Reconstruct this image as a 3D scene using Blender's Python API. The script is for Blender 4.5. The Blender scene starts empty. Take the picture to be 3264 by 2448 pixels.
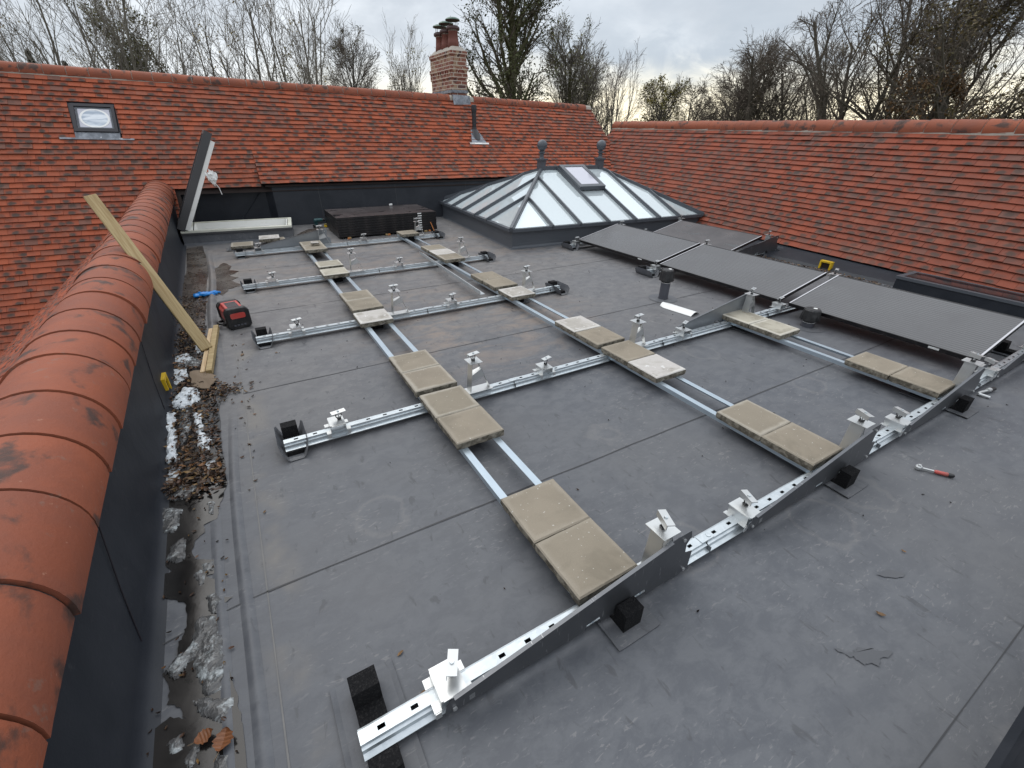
import bpy, bmesh, math, random
import numpy as np
from mathutils import Vector, Matrix
rad = math.radians
random.seed(7)
S = bpy.context.scene
COL = S.collection

# ------------------------------------------------------------------ camera, sky, sun, exposure
cam_d = bpy.data.cameras.new('camera')
cam = bpy.data.objects.new('camera', cam_d)
COL.objects.link(cam)
cam_d.sensor_width = 36.0
cam_d.lens = 36.0 * 1426.0 / 3264.0
cam_d.clip_start = 0.02
cam_d.clip_end = 3000
CAMR = Matrix(((0.86267192, 0.23897166, -0.44574623),
               (-0.50562999, 0.42778359, -0.74922594),
               (0.01163915, 0.87171884, 0.48986813)))
cam.matrix_world = Matrix.Translation((0, 0, 1.65)) @ CAMR.to_4x4()
S.camera = cam
S.view_settings.view_transform = 'Standard'
S.view_settings.look = 'None'
S.view_settings.gamma = 1.0
S.view_settings.use_curve_mapping = False
S.view_settings.exposure = 0.40
S.cycles.max_bounces = 8
S.cycles.transparent_max_bounces = 12

SUN_EL, SUN_AZ = 55.0, -15.0      # azimuth measured from +y towards +x
sun_d = bpy.data.lights.new('sun', 'SUN')
sun_d.energy = 0.7
sun_d.angle = rad(45)
sun_d.color = (1.0, 0.95, 0.88)
sun = bpy.data.objects.new('sun', sun_d)
COL.objects.link(sun)
sd = Vector((math.sin(rad(SUN_AZ)) * math.cos(rad(SUN_EL)), math.cos(rad(SUN_AZ)) * math.cos(rad(SUN_EL)), math.sin(rad(SUN_EL))))
sun.rotation_euler = (-sd).to_track_quat('-Z', 'Y').to_euler()


class NT:
    """small wrapper to write node trees"""
    def __init__(self, nt):
        self.nt = nt
        nt.nodes.clear()
    def n(self, typ, **kw):
        nd = self.nt.nodes.new(typ)
        for k, v in kw.items():
            setattr(nd, k, v)
        return nd
    def l(self, a, b):
        self.nt.links.new(a, b)
    def put(self, sock, v):
        if hasattr(v, 'is_linked') or hasattr(v, 'links'):
            self.l(v, sock)
        else:
            if isinstance(v, (tuple, list)) and sock.type == 'RGBA' and len(v) == 3:
                v = (*v, 1.0)
            sock.default_value = v
    def noise(self, co, scale, detail=4, rough=0.55, dist=0.0, out='Fac'):
        nd = self.n('ShaderNodeTexNoise')
        if co is not None:
            self.l(co, nd.inputs['Vector'])
        nd.inputs['Scale'].default_value = scale
        nd.inputs['Detail'].default_value = detail
        nd.inputs['Roughness'].default_value = rough
        nd.inputs['Distortion'].default_value = dist
        return nd.outputs[out]
    def vor(self, co, scale, out='Distance', feature='F1', rnd=1.0):
        nd = self.n('ShaderNodeTexVoronoi', feature=feature)
        self.l(co, nd.inputs['Vector'])
        nd.inputs['Scale'].default_value = scale
        nd.inputs['Randomness'].default_value = rnd
        return nd.outputs[out]
    def ramp(self, fac, a, b, lo=0.0, hi=1.0):
        nd = self.n('ShaderNodeMapRange', interpolation_type='SMOOTHSTEP')
        self.put(nd.inputs['Value'], fac)
        nd.inputs['From Min'].default_value = a
        nd.inputs['From Max'].default_value = b
        nd.inputs['To Min'].default_value = lo
        nd.inputs['To Max'].default_value = hi
        return nd.outputs[0]
    def m(self, op, a, b=0.0, c=0.0):
        nd = self.n('ShaderNodeMath', operation=op)
        self.put(nd.inputs[0], a)
        self.put(nd.inputs[1], b)
        if op == 'MULTIPLY_ADD':
            self.put(nd.inputs[2], c)
        return nd.outputs[0]
    def mix(self, f, a, b, mode='MIX'):
        nd = self.n('ShaderNodeMix', data_type='RGBA', blend_type=mode)
        self.put(nd.inputs[0], f)
        self.put(nd.inputs[6], a)
        self.put(nd.inputs[7], b)
        return nd.outputs[2]
    def mapping(self, co, loc=(0, 0, 0), rot=(0, 0, 0), scale=(1, 1, 1)):
        nd = self.n('ShaderNodeMapping')
        self.l(co, nd.inputs['Vector'])
        nd.inputs['Location'].default_value = loc
        nd.inputs['Rotation'].default_value = rot
        nd.inputs['Scale'].default_value = scale
        return nd.outputs[0]
    def co(self, which='Object'):
        return self.n('ShaderNodeTexCoord').outputs[which]
    def sep(self, v):
        nd = self.n('ShaderNodeSeparateXYZ')
        self.l(v, nd.inputs[0])
        return nd.outputs
    def comb(self, x, y, z):
        nd = self.n('ShaderNodeCombineXYZ')
        self.put(nd.inputs[0], x); self.put(nd.inputs[1], y); self.put(nd.inputs[2], z)
        return nd.outputs[0]
    def bump(self, h, strength=0.3, dist=0.01):
        nd = self.n('ShaderNodeBump')
        self.l(h, nd.inputs['Height'])
        nd.inputs['Strength'].default_value = strength
        nd.inputs['Distance'].default_value = dist
        return nd.outputs[0]
    def bsdf(self, color, rough=0.6, metal=0.0, normal=None, spec=0.5, **kw):
        nd = self.n('ShaderNodeBsdfPrincipled')
        self.put(nd.inputs['Base Color'], color)
        self.put(nd.inputs['Roughness'], rough)
        self.put(nd.inputs['Metallic'], metal)
        self.put(nd.inputs['Specular IOR Level'], spec)
        if normal is not None:
            self.l(normal, nd.inputs['Normal'])
        for k, v in kw.items():
            self.put(nd.inputs[k.replace('_', ' ')], v)
        return nd.outputs[0]
    def out(self, sh):
        o = self.n('ShaderNodeOutputMaterial')
        self.l(sh, o.inputs[0])


# ---- world: Nishita sky almost wholly veiled by a procedural overcast
W = bpy.data.worlds.new('World')
S.world = W
W.use_nodes = True
w = NT(W.node_tree)
sky = w.n('ShaderNodeTexSky', sky_type='NISHITA')
sky.sun_disc = False
sky.sun_elevation = rad(SUN_EL)
sky.sun_rotation = rad(SUN_AZ)
gen = w.co('Generated')
sx, sy, sz = w.sep(gen)
zc = w.m('ADD', w.m('MAXIMUM', sz, 0.0), 0.32)
px = w.m('DIVIDE', sx, zc); py = w.m('DIVIDE', sy, zc)
plane = w.comb(px, py, 0.0)
c1 = w.noise(w.mapping(plane, loc=(0.6, 2.1, 0), scale=(1.0, 1.0, 1)), 1.25, 6, 0.55, 0.35)
c2 = w.noise(w.mapping(plane, loc=(4.1, 0.4, 0)), 4.2, 6, 0.6, 0.4)
cl = w.m('ADD', w.m('MULTIPLY', c1, 0.78), w.m('MULTIPLY', c2, 0.22))
cover = w.ramp(cl, 0.40, 0.60)
cloud = w.mix(cover, (4.9, 5.25, 5.7), (7.6, 7.95, 8.3))
# heavier grey bank towards +x +y, above the valley of the two roofs
bank = w.m('ADD', w.m('MULTIPLY', sx, 0.76), w.m('MULTIPLY', sy, 0.65))
bank = w.ramp(bank, 0.80, 1.0)
lowmask = w.m('MULTIPLY', bank, w.ramp(sz, 0.34, 0.10))
cloud = w.mix(w.m('MULTIPLY', lowmask, w.ramp(c2, 0.30, 0.62, 0.35, 0.85)), cloud, (3.9, 4.4, 5.0))
# pale yellow break low over the horizon
glow = w.ramp(w.m('ADD', sz, w.m('MULTIPLY', w.m('SUBTRACT', c2, 0.5), 0.10)), 0.13, 0.02)
glowdir = w.ramp(w.m('ADD', w.m('MULTIPLY', sx, 0.9), w.m('MULTIPLY', sy, 0.43)), 0.35, 0.95)
cloud = w.mix(w.m('MULTIPLY', glow, glowdir), cloud, (12.5, 11.2, 8.2))
# overcast: brighter overhead than near the horizon
zen = w.ramp(sz, 0.25, 0.95, 1.0, 1.75)
cloud = w.mix(1.0, cloud, w.comb(zen, zen, zen), 'MULTIPLY')
final = w.mix(0.9, sky.outputs[0], cloud)
bg = w.n('ShaderNodeBackground')
w.l(final, bg.inputs[0])
bg.inputs[1].default_value = 0.1
wo = w.n('ShaderNodeOutputWorld')
w.l(bg.outputs[0], wo.inputs[0])


# ------------------------------------------------------------------ materials
MATS = {}
def mat(name):
    def deco(fn):
        m = bpy.data.materials.new(name)
        m.use_nodes = True
        fn(NT(m.node_tree))
        MATS[name] = m
        return fn
    return deco

@mat('membrane')
def _(t):
    co = t.co()
    big = t.noise(co, 0.55, 4, 0.55)
    mid = t.noise(t.mapping(co, rot=(0, 0, 0.15), scale=(1.0, 1.5, 1)), 7.5, 8, 0.72, 0.35)
    fine = t.noise(co, 60, 3, 0.6)
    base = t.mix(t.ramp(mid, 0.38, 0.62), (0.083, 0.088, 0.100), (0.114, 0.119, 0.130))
    base = t.mix(t.ramp(big, 0.38, 0.66, 0, 0.45), base, (0.122, 0.120, 0.120))
    x, y, z = t.sep(co)
    # drier, dustier far sheets; grazing sky reflection also painted in as a paler tone
    dry_light = t.m('MULTIPLY', t.ramp(y, 1.6, 5.0), t.ramp(big, 0.30, 0.62, 0.45, 0.9))
    base = t.mix(dry_light, base, t.mix(t.ramp(mid, 0.40, 0.62), (0.126, 0.120, 0.120), (0.185, 0.176, 0.171)))
    # tan dirt dried on in the middle of the roof
    dx = t.m('DIVIDE', t.m('SUBTRACT', x, 1.9), 1.5); dy = t.m('DIVIDE', t.m('SUBTRACT', y, 3.9), 1.5)
    d = t.m('SQRT', t.m('ADD', t.m('MULTIPLY', dx, dx), t.m('MULTIPLY', dy, dy)))
    d2 = t.m('DIVIDE', t.m('ABSOLUTE', t.m('SUBTRACT', y, 6.9)), 2.2)
    zone = t.m('MAXIMUM', t.ramp(d, 1.15, 0.25), t.ramp(d2, 1.0, 0.3, 0, 0.55))
    dirt = t.m('MULTIPLY', zone, t.ramp(t.noise(t.mapping(co, scale=(1, 2.2, 1)), 1.9, 6, 0.7, 0.8), 0.42, 0.66))
    base = t.mix(t.m('MULTIPLY', dirt, 0.8), base, (0.235, 0.185, 0.150))
    # tan silt along the gutter fold
    gut = t.m('MULTIPLY', t.ramp(t.m('ABSOLUTE', t.m('ADD', x, 0.20)), 0.12, 0.0), t.ramp(t.noise(co, 2.3, 4, 0.6), 0.44, 0.62))
    base = t.mix(t.m('MULTIPLY', gut, 0.5), base, (0.19, 0.172, 0.148))
    # pale scuffs and crumbs
    sc = t.noise(t.mapping(co, rot=(0, 0, 0.5), scale=(1.0, 3.2, 1)), 21, 3, 0.6, 0.9)
    scm = t.m('MULTIPLY', t.ramp(sc, 0.585, 0.68), t.ramp(t.noise(co, 1.7, 3, 0.5), 0.38, 0.58))
    base = t.mix(t.m('MULTIPLY', scm, 0.32), base, (0.27, 0.26, 0.255))
    ring = t.n('ShaderNodeTexVoronoi', feature='F1'); t.l(co, ring.inputs['Vector']); ring.inputs['Scale'].default_value = 1.35
    rg_ = t.m('ABSOLUTE', t.m('SUBTRACT', t.m('ADD', ring.outputs['Distance'], t.m('MULTIPLY', t.m('SUBTRACT', t.noise(co, 6, 4, 0.6), 0.5), 0.22)), 0.20))
    base = t.mix(t.ramp(rg_, 0.030, 0.0, 0.0, 0.16), base, (0.24, 0.225, 0.21))
    dk = t.noise(t.mapping(co, loc=(7, 3, 0), rot=(0, 0, -0.4), scale=(2.4, 1, 1)), 9, 4, 0.6, 0.6)
    base = t.mix(t.m('MULTIPLY', t.ramp(dk, 0.60, 0.70), 0.55), base, (0.055, 0.056, 0.060))
    h = t.m('ADD', t.m('MULTIPLY', mid, 0.6), t.m('ADD', t.m('MULTIPLY', fine, 0.12), t.m('MULTIPLY', sc, 0.25)))
    nr = t.bump(h, 0.16, 0.008)
    rg = t.ramp(mid, 0.3, 0.7, 0.46, 0.62)
    t.out(t.bsdf(base, rg, 0, nr, 0.4))

@mat('membrane dark')
def _(t):
    co = t.co()
    mid = t.noise(co, 2.6, 6, 0.6, 0.4)
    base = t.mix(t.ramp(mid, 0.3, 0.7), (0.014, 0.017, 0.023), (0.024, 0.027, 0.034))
    sc = t.noise(t.mapping(co, scale=(1, 1, 3)), 13, 4, 0.6, 0.8)
    base = t.mix(t.m('MULTIPLY', t.ramp(sc, 0.62, 0.76), 0.25), base, (0.08, 0.08, 0.085))
    nr = t.bump(t.noise(co, 5.5, 5, 0.6), 0.22, 0.02)
    t.out(t.bsdf(base, 0.5, 0, nr, 0.3))

@mat('seam')
def _(t):
    t.out(t.bsdf((0.042, 0.042, 0.045), 0.6))

@mat('seam pale')
def _(t):
    co = t.co()
    t.out(t.bsdf(t.mix(t.noise(co, 9, 4, 0.6), (0.10, 0.10, 0.102), (0.19, 0.183, 0.175)), 0.6))

@mat('wet membrane')
def _(t):
    co = t.co()
    a = t.noise(co, 3.0, 5, 0.6, 0.3)
    base = t.mix(t.ramp(a, 0.35, 0.65), (0.010, 0.0095, 0.0095), (0.018, 0.016, 0.015))
    nr = t.bump(t.noise(co, 7, 4, 0.6), 0.08, 0.01)
    t.out(t.bsdf(base, t.ramp(a, 0.3, 0.7, 0.10, 0.26), 0, nr, 0.45))

@mat('damp membrane')
def _(t):
    co = t.co()
    a = t.noise(co, 6, 5, 0.6)
    t.out(t.bsdf(t.mix(a, (0.060, 0.062, 0.069), (0.085, 0.087, 0.094)), 0.36))

@mat('wet silt')
def _(t):
    co = t.co()
    a = t.noise(co, 3.4, 6, 0.65, 0.4)
    base = t.mix(t.ramp(a, 0.35, 0.65), (0.050, 0.040, 0.034), (0.085, 0.070, 0.058))
    sp = t.ramp(t.noise(co, 26, 3, 0.6), 0.60, 0.66)
    base = t.mix(sp, base, (0.018, 0.012, 0.009))
    t.out(t.bsdf(base, t.ramp(a, 0.3, 0.7, 0.16, 0.34), 0, None, 0.45))

def tile_mat(name, c_a, c_b, c_c, dark_amt):
    @mat(name)
    def _(t):
        uv = t.n('ShaderNodeUVMap', uv_map='tile_uv').outputs[0]
        at = t.n('ShaderNodeAttribute', attribute_name='tint')
        r, g, b = t.sep(at.outputs['Vector'])
        co = t.co()
        base = t.mix(r, c_a, c_b)
        base = t.mix(t.ramp(g, 0.80, 0.98), base, c_c)
        grain = t.noise(co, 38, 4, 0.65)
        base = t.mix(t.ramp(grain, 0.35, 0.7, 0, 0.35), base, t.mix(0.5, base, (0.20, 0.085, 0.06)))
        # sooty kiln flash marks, one per tile, of its own size
        u, v, _z = t.sep(uv)
        du = t.m('SUBTRACT', u, t.m('MULTIPLY_ADD', b, 0.5, 0.25))
        dv = t.m('MULTIPLY', t.m('SUBTRACT', v, t.m('MULTIPLY_ADD', g, 0.35, 0.18)), 0.85)
        dd = t.m('SQRT', t.m('ADD', t.m('MULTIPLY', du, du), t.m('MULTIPLY', dv, dv)))
        dd = t.m('ADD', dd, t.m('MULTIPLY', t.m('SUBTRACT', t.noise(co, 16, 4, 0.65), 0.5), 0.55))
        mk = t.m('MULTIPLY', t.ramp(dd, 0.46, 0.14), t.ramp(r, 0.15, 0.55, 0.0, dark_amt))
        base = t.mix(mk, base, (0.060, 0.044, 0.036))
        patch = t.ramp(t.noise(co, 0.8, 5, 0.65), 0.40, 0.62, 0.0, 0.48)
        base = t.mix(patch, base, t.mix(0.55, base, (0.12, 0.055, 0.042)))
        dust = t.m('MULTIPLY', t.ramp(t.noise(co, 3.3, 5, 0.65), 0.56, 0.72), 0.22)
        base = t.mix(dust, base, (0.28, 0.17, 0.12))
        nr = t.bump(t.m('ADD', grain, t.noise(co, 9, 3, 0.5)), 0.28, 0.006)
        t.out(t.bsdf(base, 0.72, 0, nr, 0.3))
tile_mat('clay tile', (0.360, 0.082, 0.033), (0.250, 0.058, 0.028), (0.170, 0.076, 0.054), 0.97)
tile_mat('clay tile mottled', (0.268, 0.060, 0.028), (0.188, 0.044, 0.024), (0.150, 0.068, 0.052), 0.96)

@mat('ridge clay')
def _(t):
    co = t.co()
    at = t.n('ShaderNodeAttribute', attribute_name='tint')
    r, g, b = t.sep(at.outputs['Vector'])
    base = t.mix(r, (0.305, 0.088, 0.044), (0.245, 0.072, 0.038))
    base = t.mix(t.ramp(t.noise(co, 5, 5, 0.6), 0.35, 0.7, 0, 0.5), base, (0.185, 0.066, 0.044))
    sm = t.noise(t.mapping(co, scale=(1.3, 1.0, 1.3)), 5.2, 5, 0.55, 0.30)
    mk = t.m('MULTIPLY', t.ramp(sm, 0.535, 0.66), 0.85)
    base = t.mix(mk, base, (0.048, 0.038, 0.034))
    scr = t.ramp(t.noise(t.mapping(co, scale=(1, 5, 1)), 14, 3, 0.6, 0.5), 0.70, 0.76, 0, 0.35)
    base = t.mix(scr, base, (0.40, 0.22, 0.17))
    chip = t.ramp(t.noise(co, 31, 3, 0.6), 0.70, 0.735)
    base = t.mix(t.m('MULTIPLY', chip, 0.7), base, (0.36, 0.17, 0.11))
    lich = t.m('MULTIPLY', t.ramp(t.noise(co, 13, 4, 0.7), 0.60, 0.68), t.ramp(t.noise(co, 1.6, 2, 0.5), 0.48, 0.60))
    base = t.mix(t.m('MULTIPLY', lich, 0.35), base, (0.20, 0.15, 0.12))
    nr = t.bump(t.m('ADD', t.noise(co, 70, 5, 0.7), t.m('MULTIPLY', t.noise(co, 9, 4, 0.6), 1.3)), 0.34, 0.006)
    t.out(t.bsdf(base, 0.66, 0, nr, 0.3))

@mat('mortar')
def _(t):
    co = t.co()
    base = t.mix(t.noise(co, 20, 4, 0.6), (0.30, 0.27, 0.23), (0.44, 0.40, 0.35))
    t.out(t.bsdf(base, 0.9))

@mat('dark mortar')
def _(t):
    co = t.co()
    base = t.mix(t.ramp(t.noise(co, 12, 4, 0.6), 0.4, 0.65), (0.026, 0.022, 0.022), (0.10, 0.09, 0.09))
    t.out(t.bsdf(base, 0.75))

@mat('dark board')
def _(t):
    t.out(t.bsdf((0.02, 0.012, 0.010), 0.9))

@mat('galvanised')
def _(t):
    co = t.co()
    sp = t.vor(co, 60, 'Color')
    r, g, b = t.sep(sp)
    c = t.mix(t.m('MULTIPLY', r, 0.6), (0.62, 0.66, 0.68), (0.48, 0.53, 0.56))
    sm = t.ramp(t.noise(co, 7, 4, 0.6), 0.4, 0.7, 0, 0.4)
    c = t.mix(sm, c, (0.43, 0.46, 0.48))
    t.out(t.bsdf(c, t.m('MULTIPLY_ADD', g, 0.12, 0.30), 0.75))

@mat('stainless')
def _(t):
    co = t.co()
    n = t.noise(co, 18, 3, 0.5)
    t.out(t.bsdf((0.60, 0.61, 0.605), t.ramp(n, 0.3, 0.7, 0.30, 0.42), 0.8))

@mat('zinc bar')
def _(t):
    co = t.co()
    n = t.noise(t.mapping(co, scale=(4, 1, 4)), 9, 4, 0.6)
    c = t.mix(n, (0.52, 0.60, 0.66), (0.40, 0.47, 0.53))
    t.out(t.bsdf(c, 0.34, 0.7))

@mat('dark steel')
def _(t):
    co = t.co()
    n = t.noise(co, 8, 5, 0.6, 0.4)
    c = t.mix(n, (0.105, 0.110, 0.119), (0.172, 0.177, 0.188))
    sc = t.ramp(t.noise(t.mapping(co, rot=(0, 0.8, 0), scale=(8, 1, 1)), 13, 2, 0.5, 0.3), 0.66, 0.71, 0, 0.5)
    c = t.mix(sc, c, (0.5, 0.5, 0.5))
    t.out(t.bsdf(c, 0.38, 0.75))

@mat('skylit steel')  # paler copy of the dark steel, the sky's reflection put into its colour
def _(t):
    co = t.co()
    n = t.noise(co, 8, 5, 0.6, 0.4)
    t.out(t.bsdf(t.mix(n, (0.22, 0.235, 0.25), (0.32, 0.335, 0.35)), 0.42, 0.6))

@mat('rubber')
def _(t):
    co = t.co()
    n = t.vor(co, 130)
    c = t.mix(t.ramp(n, 0.0, 0.6), (0.024, 0.023, 0.023), (0.006, 0.006, 0.007))
    nr = t.bump(t.noise(co, 150, 3, 0.7), 0.9, 0.008)
    t.out(t.bsdf(c, 0.85, 0, nr, 0.25))

@mat('black plastic')
def _(t):
    co = t.co()
    c = t.mix(t.ramp(t.noise(co, 14, 4, 0.6), 0.45, 0.75), (0.012, 0.012, 0.013), (0.045, 0.043, 0.042))
    t.out(t.bsdf(c, 0.42))

@mat('red plastic')
def _(t):
    co = t.co()
    c = t.mix(t.ramp(t.noise(co, 12, 4, 0.6), 0.45, 0.7), (0.47, 0.055, 0.045), (0.42, 0.13, 0.11))
    t.out(t.bsdf(c, 0.4))

@mat('screen glass')
def _(t):
    t.out(t.bsdf((0.055, 0.055, 0.058), 0.2))

@mat('blue nitrile')
def _(t):
    co = t.co()
    t.out(t.bsdf(t.mix(t.noise(co, 20, 3, 0.5), (0.006, 0.16, 0.52), (0.010, 0.26, 0.70)), 0.35))

@mat('yellow plastic')
def _(t):
    co = t.co()
    c = t.mix(t.ramp(t.noise(co, 15, 4, 0.6), 0.5, 0.72), (0.62, 0.40, 0.012), (0.36, 0.24, 0.03))
    t.out(t.bsdf(c, 0.45))

@mat('green plastic')
def _(t):
    t.out(t.bsdf((0.02, 0.07, 0.075), 0.4))

@mat('white plastic')
def _(t):
    co = t.co()
    t.out(t.bsdf(t.mix(t.noise(co, 6, 3, 0.5), (0.84, 0.84, 0.82), (0.74, 0.74, 0.72)), 0.32))

@mat('white paint')
def _(t):
    co = t.co()
    c = t.mix(t.ramp(t.noise(co, 5, 4, 0.6), 0.5, 0.75), (0.80, 0.80, 0.77), (0.62, 0.62, 0.57))
    t.out(t.bsdf(c, 0.45))

@mat('cream paint')
def _(t):
    co = t.co()
    c = t.mix(t.ramp(t.noise(co, 4, 4, 0.6), 0.45, 0.75), (0.66, 0.66, 0.57), (0.50, 0.50, 0.42))
    t.out(t.bsdf(c, 0.5))

@mat('graphite cladding')
def _(t):
    co = t.co()
    c = t.mix(t.noise(co, 3, 4, 0.5), (0.060, 0.060, 0.064), (0.085, 0.085, 0.088))
    t.out(t.bsdf(c, 0.45, 0.2))

@mat('graphite frame')
def _(t):
    co = t.co()
    c = t.mix(t.noise(co, 2.5, 4, 0.5), (0.068, 0.076, 0.088), (0.092, 0.100, 0.113))
    t.out(t.bsdf(c, 0.38, 0.1))

@mat('window black')
def _(t):
    t.out(t.bsdf((0.016, 0.014, 0.018), 0.32))

@mat('lead')
def _(t):
    co = t.co()
    n = t.noise(co, 9, 5, 0.65, 0.6)
    c = t.mix(t.ramp(n, 0.35, 0.7), (0.13, 0.14, 0.16), (0.30, 0.32, 0.35))
    st = t.ramp(t.noise(t.mapping(co, scale=(3, 3, 0.8)), 6, 3, 0.5), 0.66, 0.74)
    c = t.mix(st, c, (0.62, 0.63, 0.64))
    t.out(t.bsdf(c, 0.5, 0.25))

@mat('lantern glass')
def _(t):
    lw = t.n('ShaderNodeLayerWeight'); lw.inputs[0].default_value = 0.42
    tr = t.n('ShaderNodeBsdfTransparent'); tr.inputs[0].default_value = (0.74, 0.86, 0.84, 1)
    gl = t.n('ShaderNodeBsdfGlossy'); gl.inputs[0].default_value = (0.93, 0.98, 1.0, 1); gl.inputs['Roughness'].default_value = 0.03
    mx = t.n('ShaderNodeMixShader')
    t.l(t.ramp(lw.outputs['Fresnel'], 0.0, 0.9, 0.48, 0.74), mx.inputs[0])
    t.l(tr.outputs[0], mx.inputs[1]); t.l(gl.outputs[0], mx.inputs[2])
    df = t.n('ShaderNodeBsdfDiffuse'); df.inputs[0].default_value = (0.78, 0.86, 0.88, 1)
    m2 = t.n('ShaderNodeMixShader'); m2.inputs[0].default_value = 0.44
    t.l(mx.outputs[0], m2.inputs[1]); t.l(df.outputs[0], m2.inputs[2])
    t.out(m2.outputs[0])

@mat('white room')
def _(t):
    t.out(t.bsdf((0.84, 0.85, 0.84), 0.7))

@mat('olive cloth')
def _(t):
    co = t.co()
    c = t.mix(t.noise(co, 3, 5, 0.7, 1.0), (0.16, 0.20, 0.07), (0.34, 0.40, 0.17))
    t.out(t.bsdf(c, 0.8))

@mat('diffuser glass')
def _(t):
    co = t.co()
    n = t.noise(t.mapping(co, scale=(1, 1, 6)), 3.0, 4, 0.6, 0.8)
    c = t.mix(t.ramp(n, 0.38, 0.62), (0.36, 0.42, 0.50), (0.74, 0.78, 0.82))
    t.out(t.bsdf(c, 0.08))

@mat('pale glass')
def _(t):
    t.out(t.bsdf((0.52, 0.52, 0.58), 0.08))

@mat('dark glass')
def _(t):
    co = t.co()
    nr = t.bump(t.noise(co, 2.2, 3, 0.5), 0.06, 0.02)
    t.out(t.bsdf((0.018, 0.020, 0.024), 0.07, 0, nr, 0.8))

@mat('solar glass')
def _(t):
    co = t.co()
    x, y, z = t.sep(co)
    wv = t.n('ShaderNodeTexWave', wave_type='BANDS', bands_direction='X')
    t.l(co, wv.inputs['Vector']); wv.inputs['Scale'].default_value = 9.6; wv.inputs['Distortion'].default_value = 0.0
    ln = t.ramp(wv.outputs['Fac'], 0.35, 0.9)
    c = t.mix(ln, (0.036, 0.035, 0.037), (0.088, 0.085, 0.088))
    dew = t.noise(co, 2.0, 6, 0.6, 0.5)
    c = t.mix(t.ramp(dew, 0.35, 0.7, 0.10, 0.30), c, (0.095, 0.092, 0.094))
    t.out(t.bsdf(c, t.ramp(dew, 0.3, 0.7, 0.20, 0.36), 0, None, 0.55))

@mat('solar glass bronze')
def _(t):
    co = t.co()
    dew = t.noise(co, 1.7, 5, 0.6, 0.8)
    c = t.mix(t.ramp(dew, 0.35, 0.7), (0.032, 0.027, 0.028), (0.078, 0.066, 0.066))
    wet = t.ramp(t.noise(t.mapping(co, scale=(2.2, 0.7, 1)), 2.4, 4, 0.6, 0.5), 0.56, 0.62)
    c = t.mix(wet, c, (0.012, 0.010, 0.011))
    t.out(t.bsdf(c, t.m('MULTIPLY_ADD', wet, -0.2, 0.32), 0, None, 0.5))

@mat('black frame')
def _(t):
    co = t.co()
    c = t.mix(t.ramp(t.noise(co, 6, 5, 0.65), 0.45, 0.75), (0.008, 0.007, 0.008), (0.040, 0.034, 0.032))
    t.out(t.bsdf(c, 0.4, 0.2))

@mat('panel edge')
def _(t):
    t.out(t.bsdf((0.56, 0.55, 0.57), 0.3, 0.5))

def slab_mat(name, wet, dry_light, amount, white):
    @mat(name)
    def _(t):
        co = t.co()
        inf = t.n('ShaderNodeObjectInfo').outputs['Random']
        off = t.comb(t.m('MULTIPLY', inf, 37.0), t.m('MULTIPLY', inf, 61.0), 0.0)
        ad = t.n('ShaderNodeVectorMath', operation='ADD')
        t.l(co, ad.inputs[0]); t.l(off, ad.inputs[1])
        cv = ad.outputs[0]
        x, y, z = t.sep(co)
        ed = t.m('MAXIMUM', t.m('ABSOLUTE', x), t.m('ABSOLUTE', y))
        nb = t.noise(cv, 7, 4, 0.6, 0.3)
        e2 = t.m('ADD', ed, t.m('MULTIPLY', t.m('SUBTRACT', nb, 0.5), 0.055))
        ring = t.ramp(e2, 0.118, 0.142)
        grain = t.noise(cv, 210, 2, 0.7)
        bl = t.noise(cv, 5, 5, 0.6)
        wetc = t.mix(t.ramp(bl, 0.35, 0.68), wet, tuple(v * 0.84 for v in wet))
        wetc = t.mix(t.m('MULTIPLY', inf, 0.55), wetc, (0.245, 0.215, 0.165))
        st = t.ramp(t.noise(cv, 2.6, 5, 0.65, 0.6), 0.50, 0.62, 0.0, 0.55)
        wetc = t.mix(st, wetc, (0.19, 0.165, 0.125))
        c = t.mix(t.m('MULTIPLY', ring, amount), wetc, dry_light)
        if white:
            c = t.mix(t.ramp(t.noise(cv, 6, 5, 0.65, 0.5), 0.42, 0.60), c, (0.52, 0.49, 0.46))
            c = t.mix(t.ramp(t.noise(cv, 17, 4, 0.6), 0.64, 0.70), c, (0.70, 0.69, 0.67))
        c = t.mix(t.ramp(grain, 0.30, 0.75, 0.0, 0.30), c, tuple(v * 0.62 for v in wet))
        pits = t.ramp(t.noise(cv, 70, 2, 0.5), 0.715, 0.735)
        c = t.mix(pits, c, (0.48, 0.46, 0.41))
        # broken, stained sides
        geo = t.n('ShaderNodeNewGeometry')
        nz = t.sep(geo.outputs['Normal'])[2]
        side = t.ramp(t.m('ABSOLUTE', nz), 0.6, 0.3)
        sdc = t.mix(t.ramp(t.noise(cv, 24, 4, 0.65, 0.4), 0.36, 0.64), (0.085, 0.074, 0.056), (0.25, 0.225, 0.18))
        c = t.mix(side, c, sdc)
        nr = t.bump(t.m('ADD', grain, t.m('MULTIPLY', t.noise(cv, 26, 4, 0.6), 1.0)), 0.22, 0.004)
        t.out(t.bsdf(c, 0.82, 0, nr, 0.3))
slab_mat('paving tan', (0.288, 0.246, 0.190), (0.41, 0.375, 0.315), 0.75, False)
slab_mat('paving plain', (0.296, 0.252, 0.194), (0.36, 0.32, 0.26), 0.45, False)
slab_mat('paving grey', (0.46, 0.425, 0.345), (0.56, 0.53, 0.46), 0.8, False)
slab_mat('paving white', (0.50, 0.47, 0.43), (0.66, 0.64, 0.60), 0.8, True)

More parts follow.
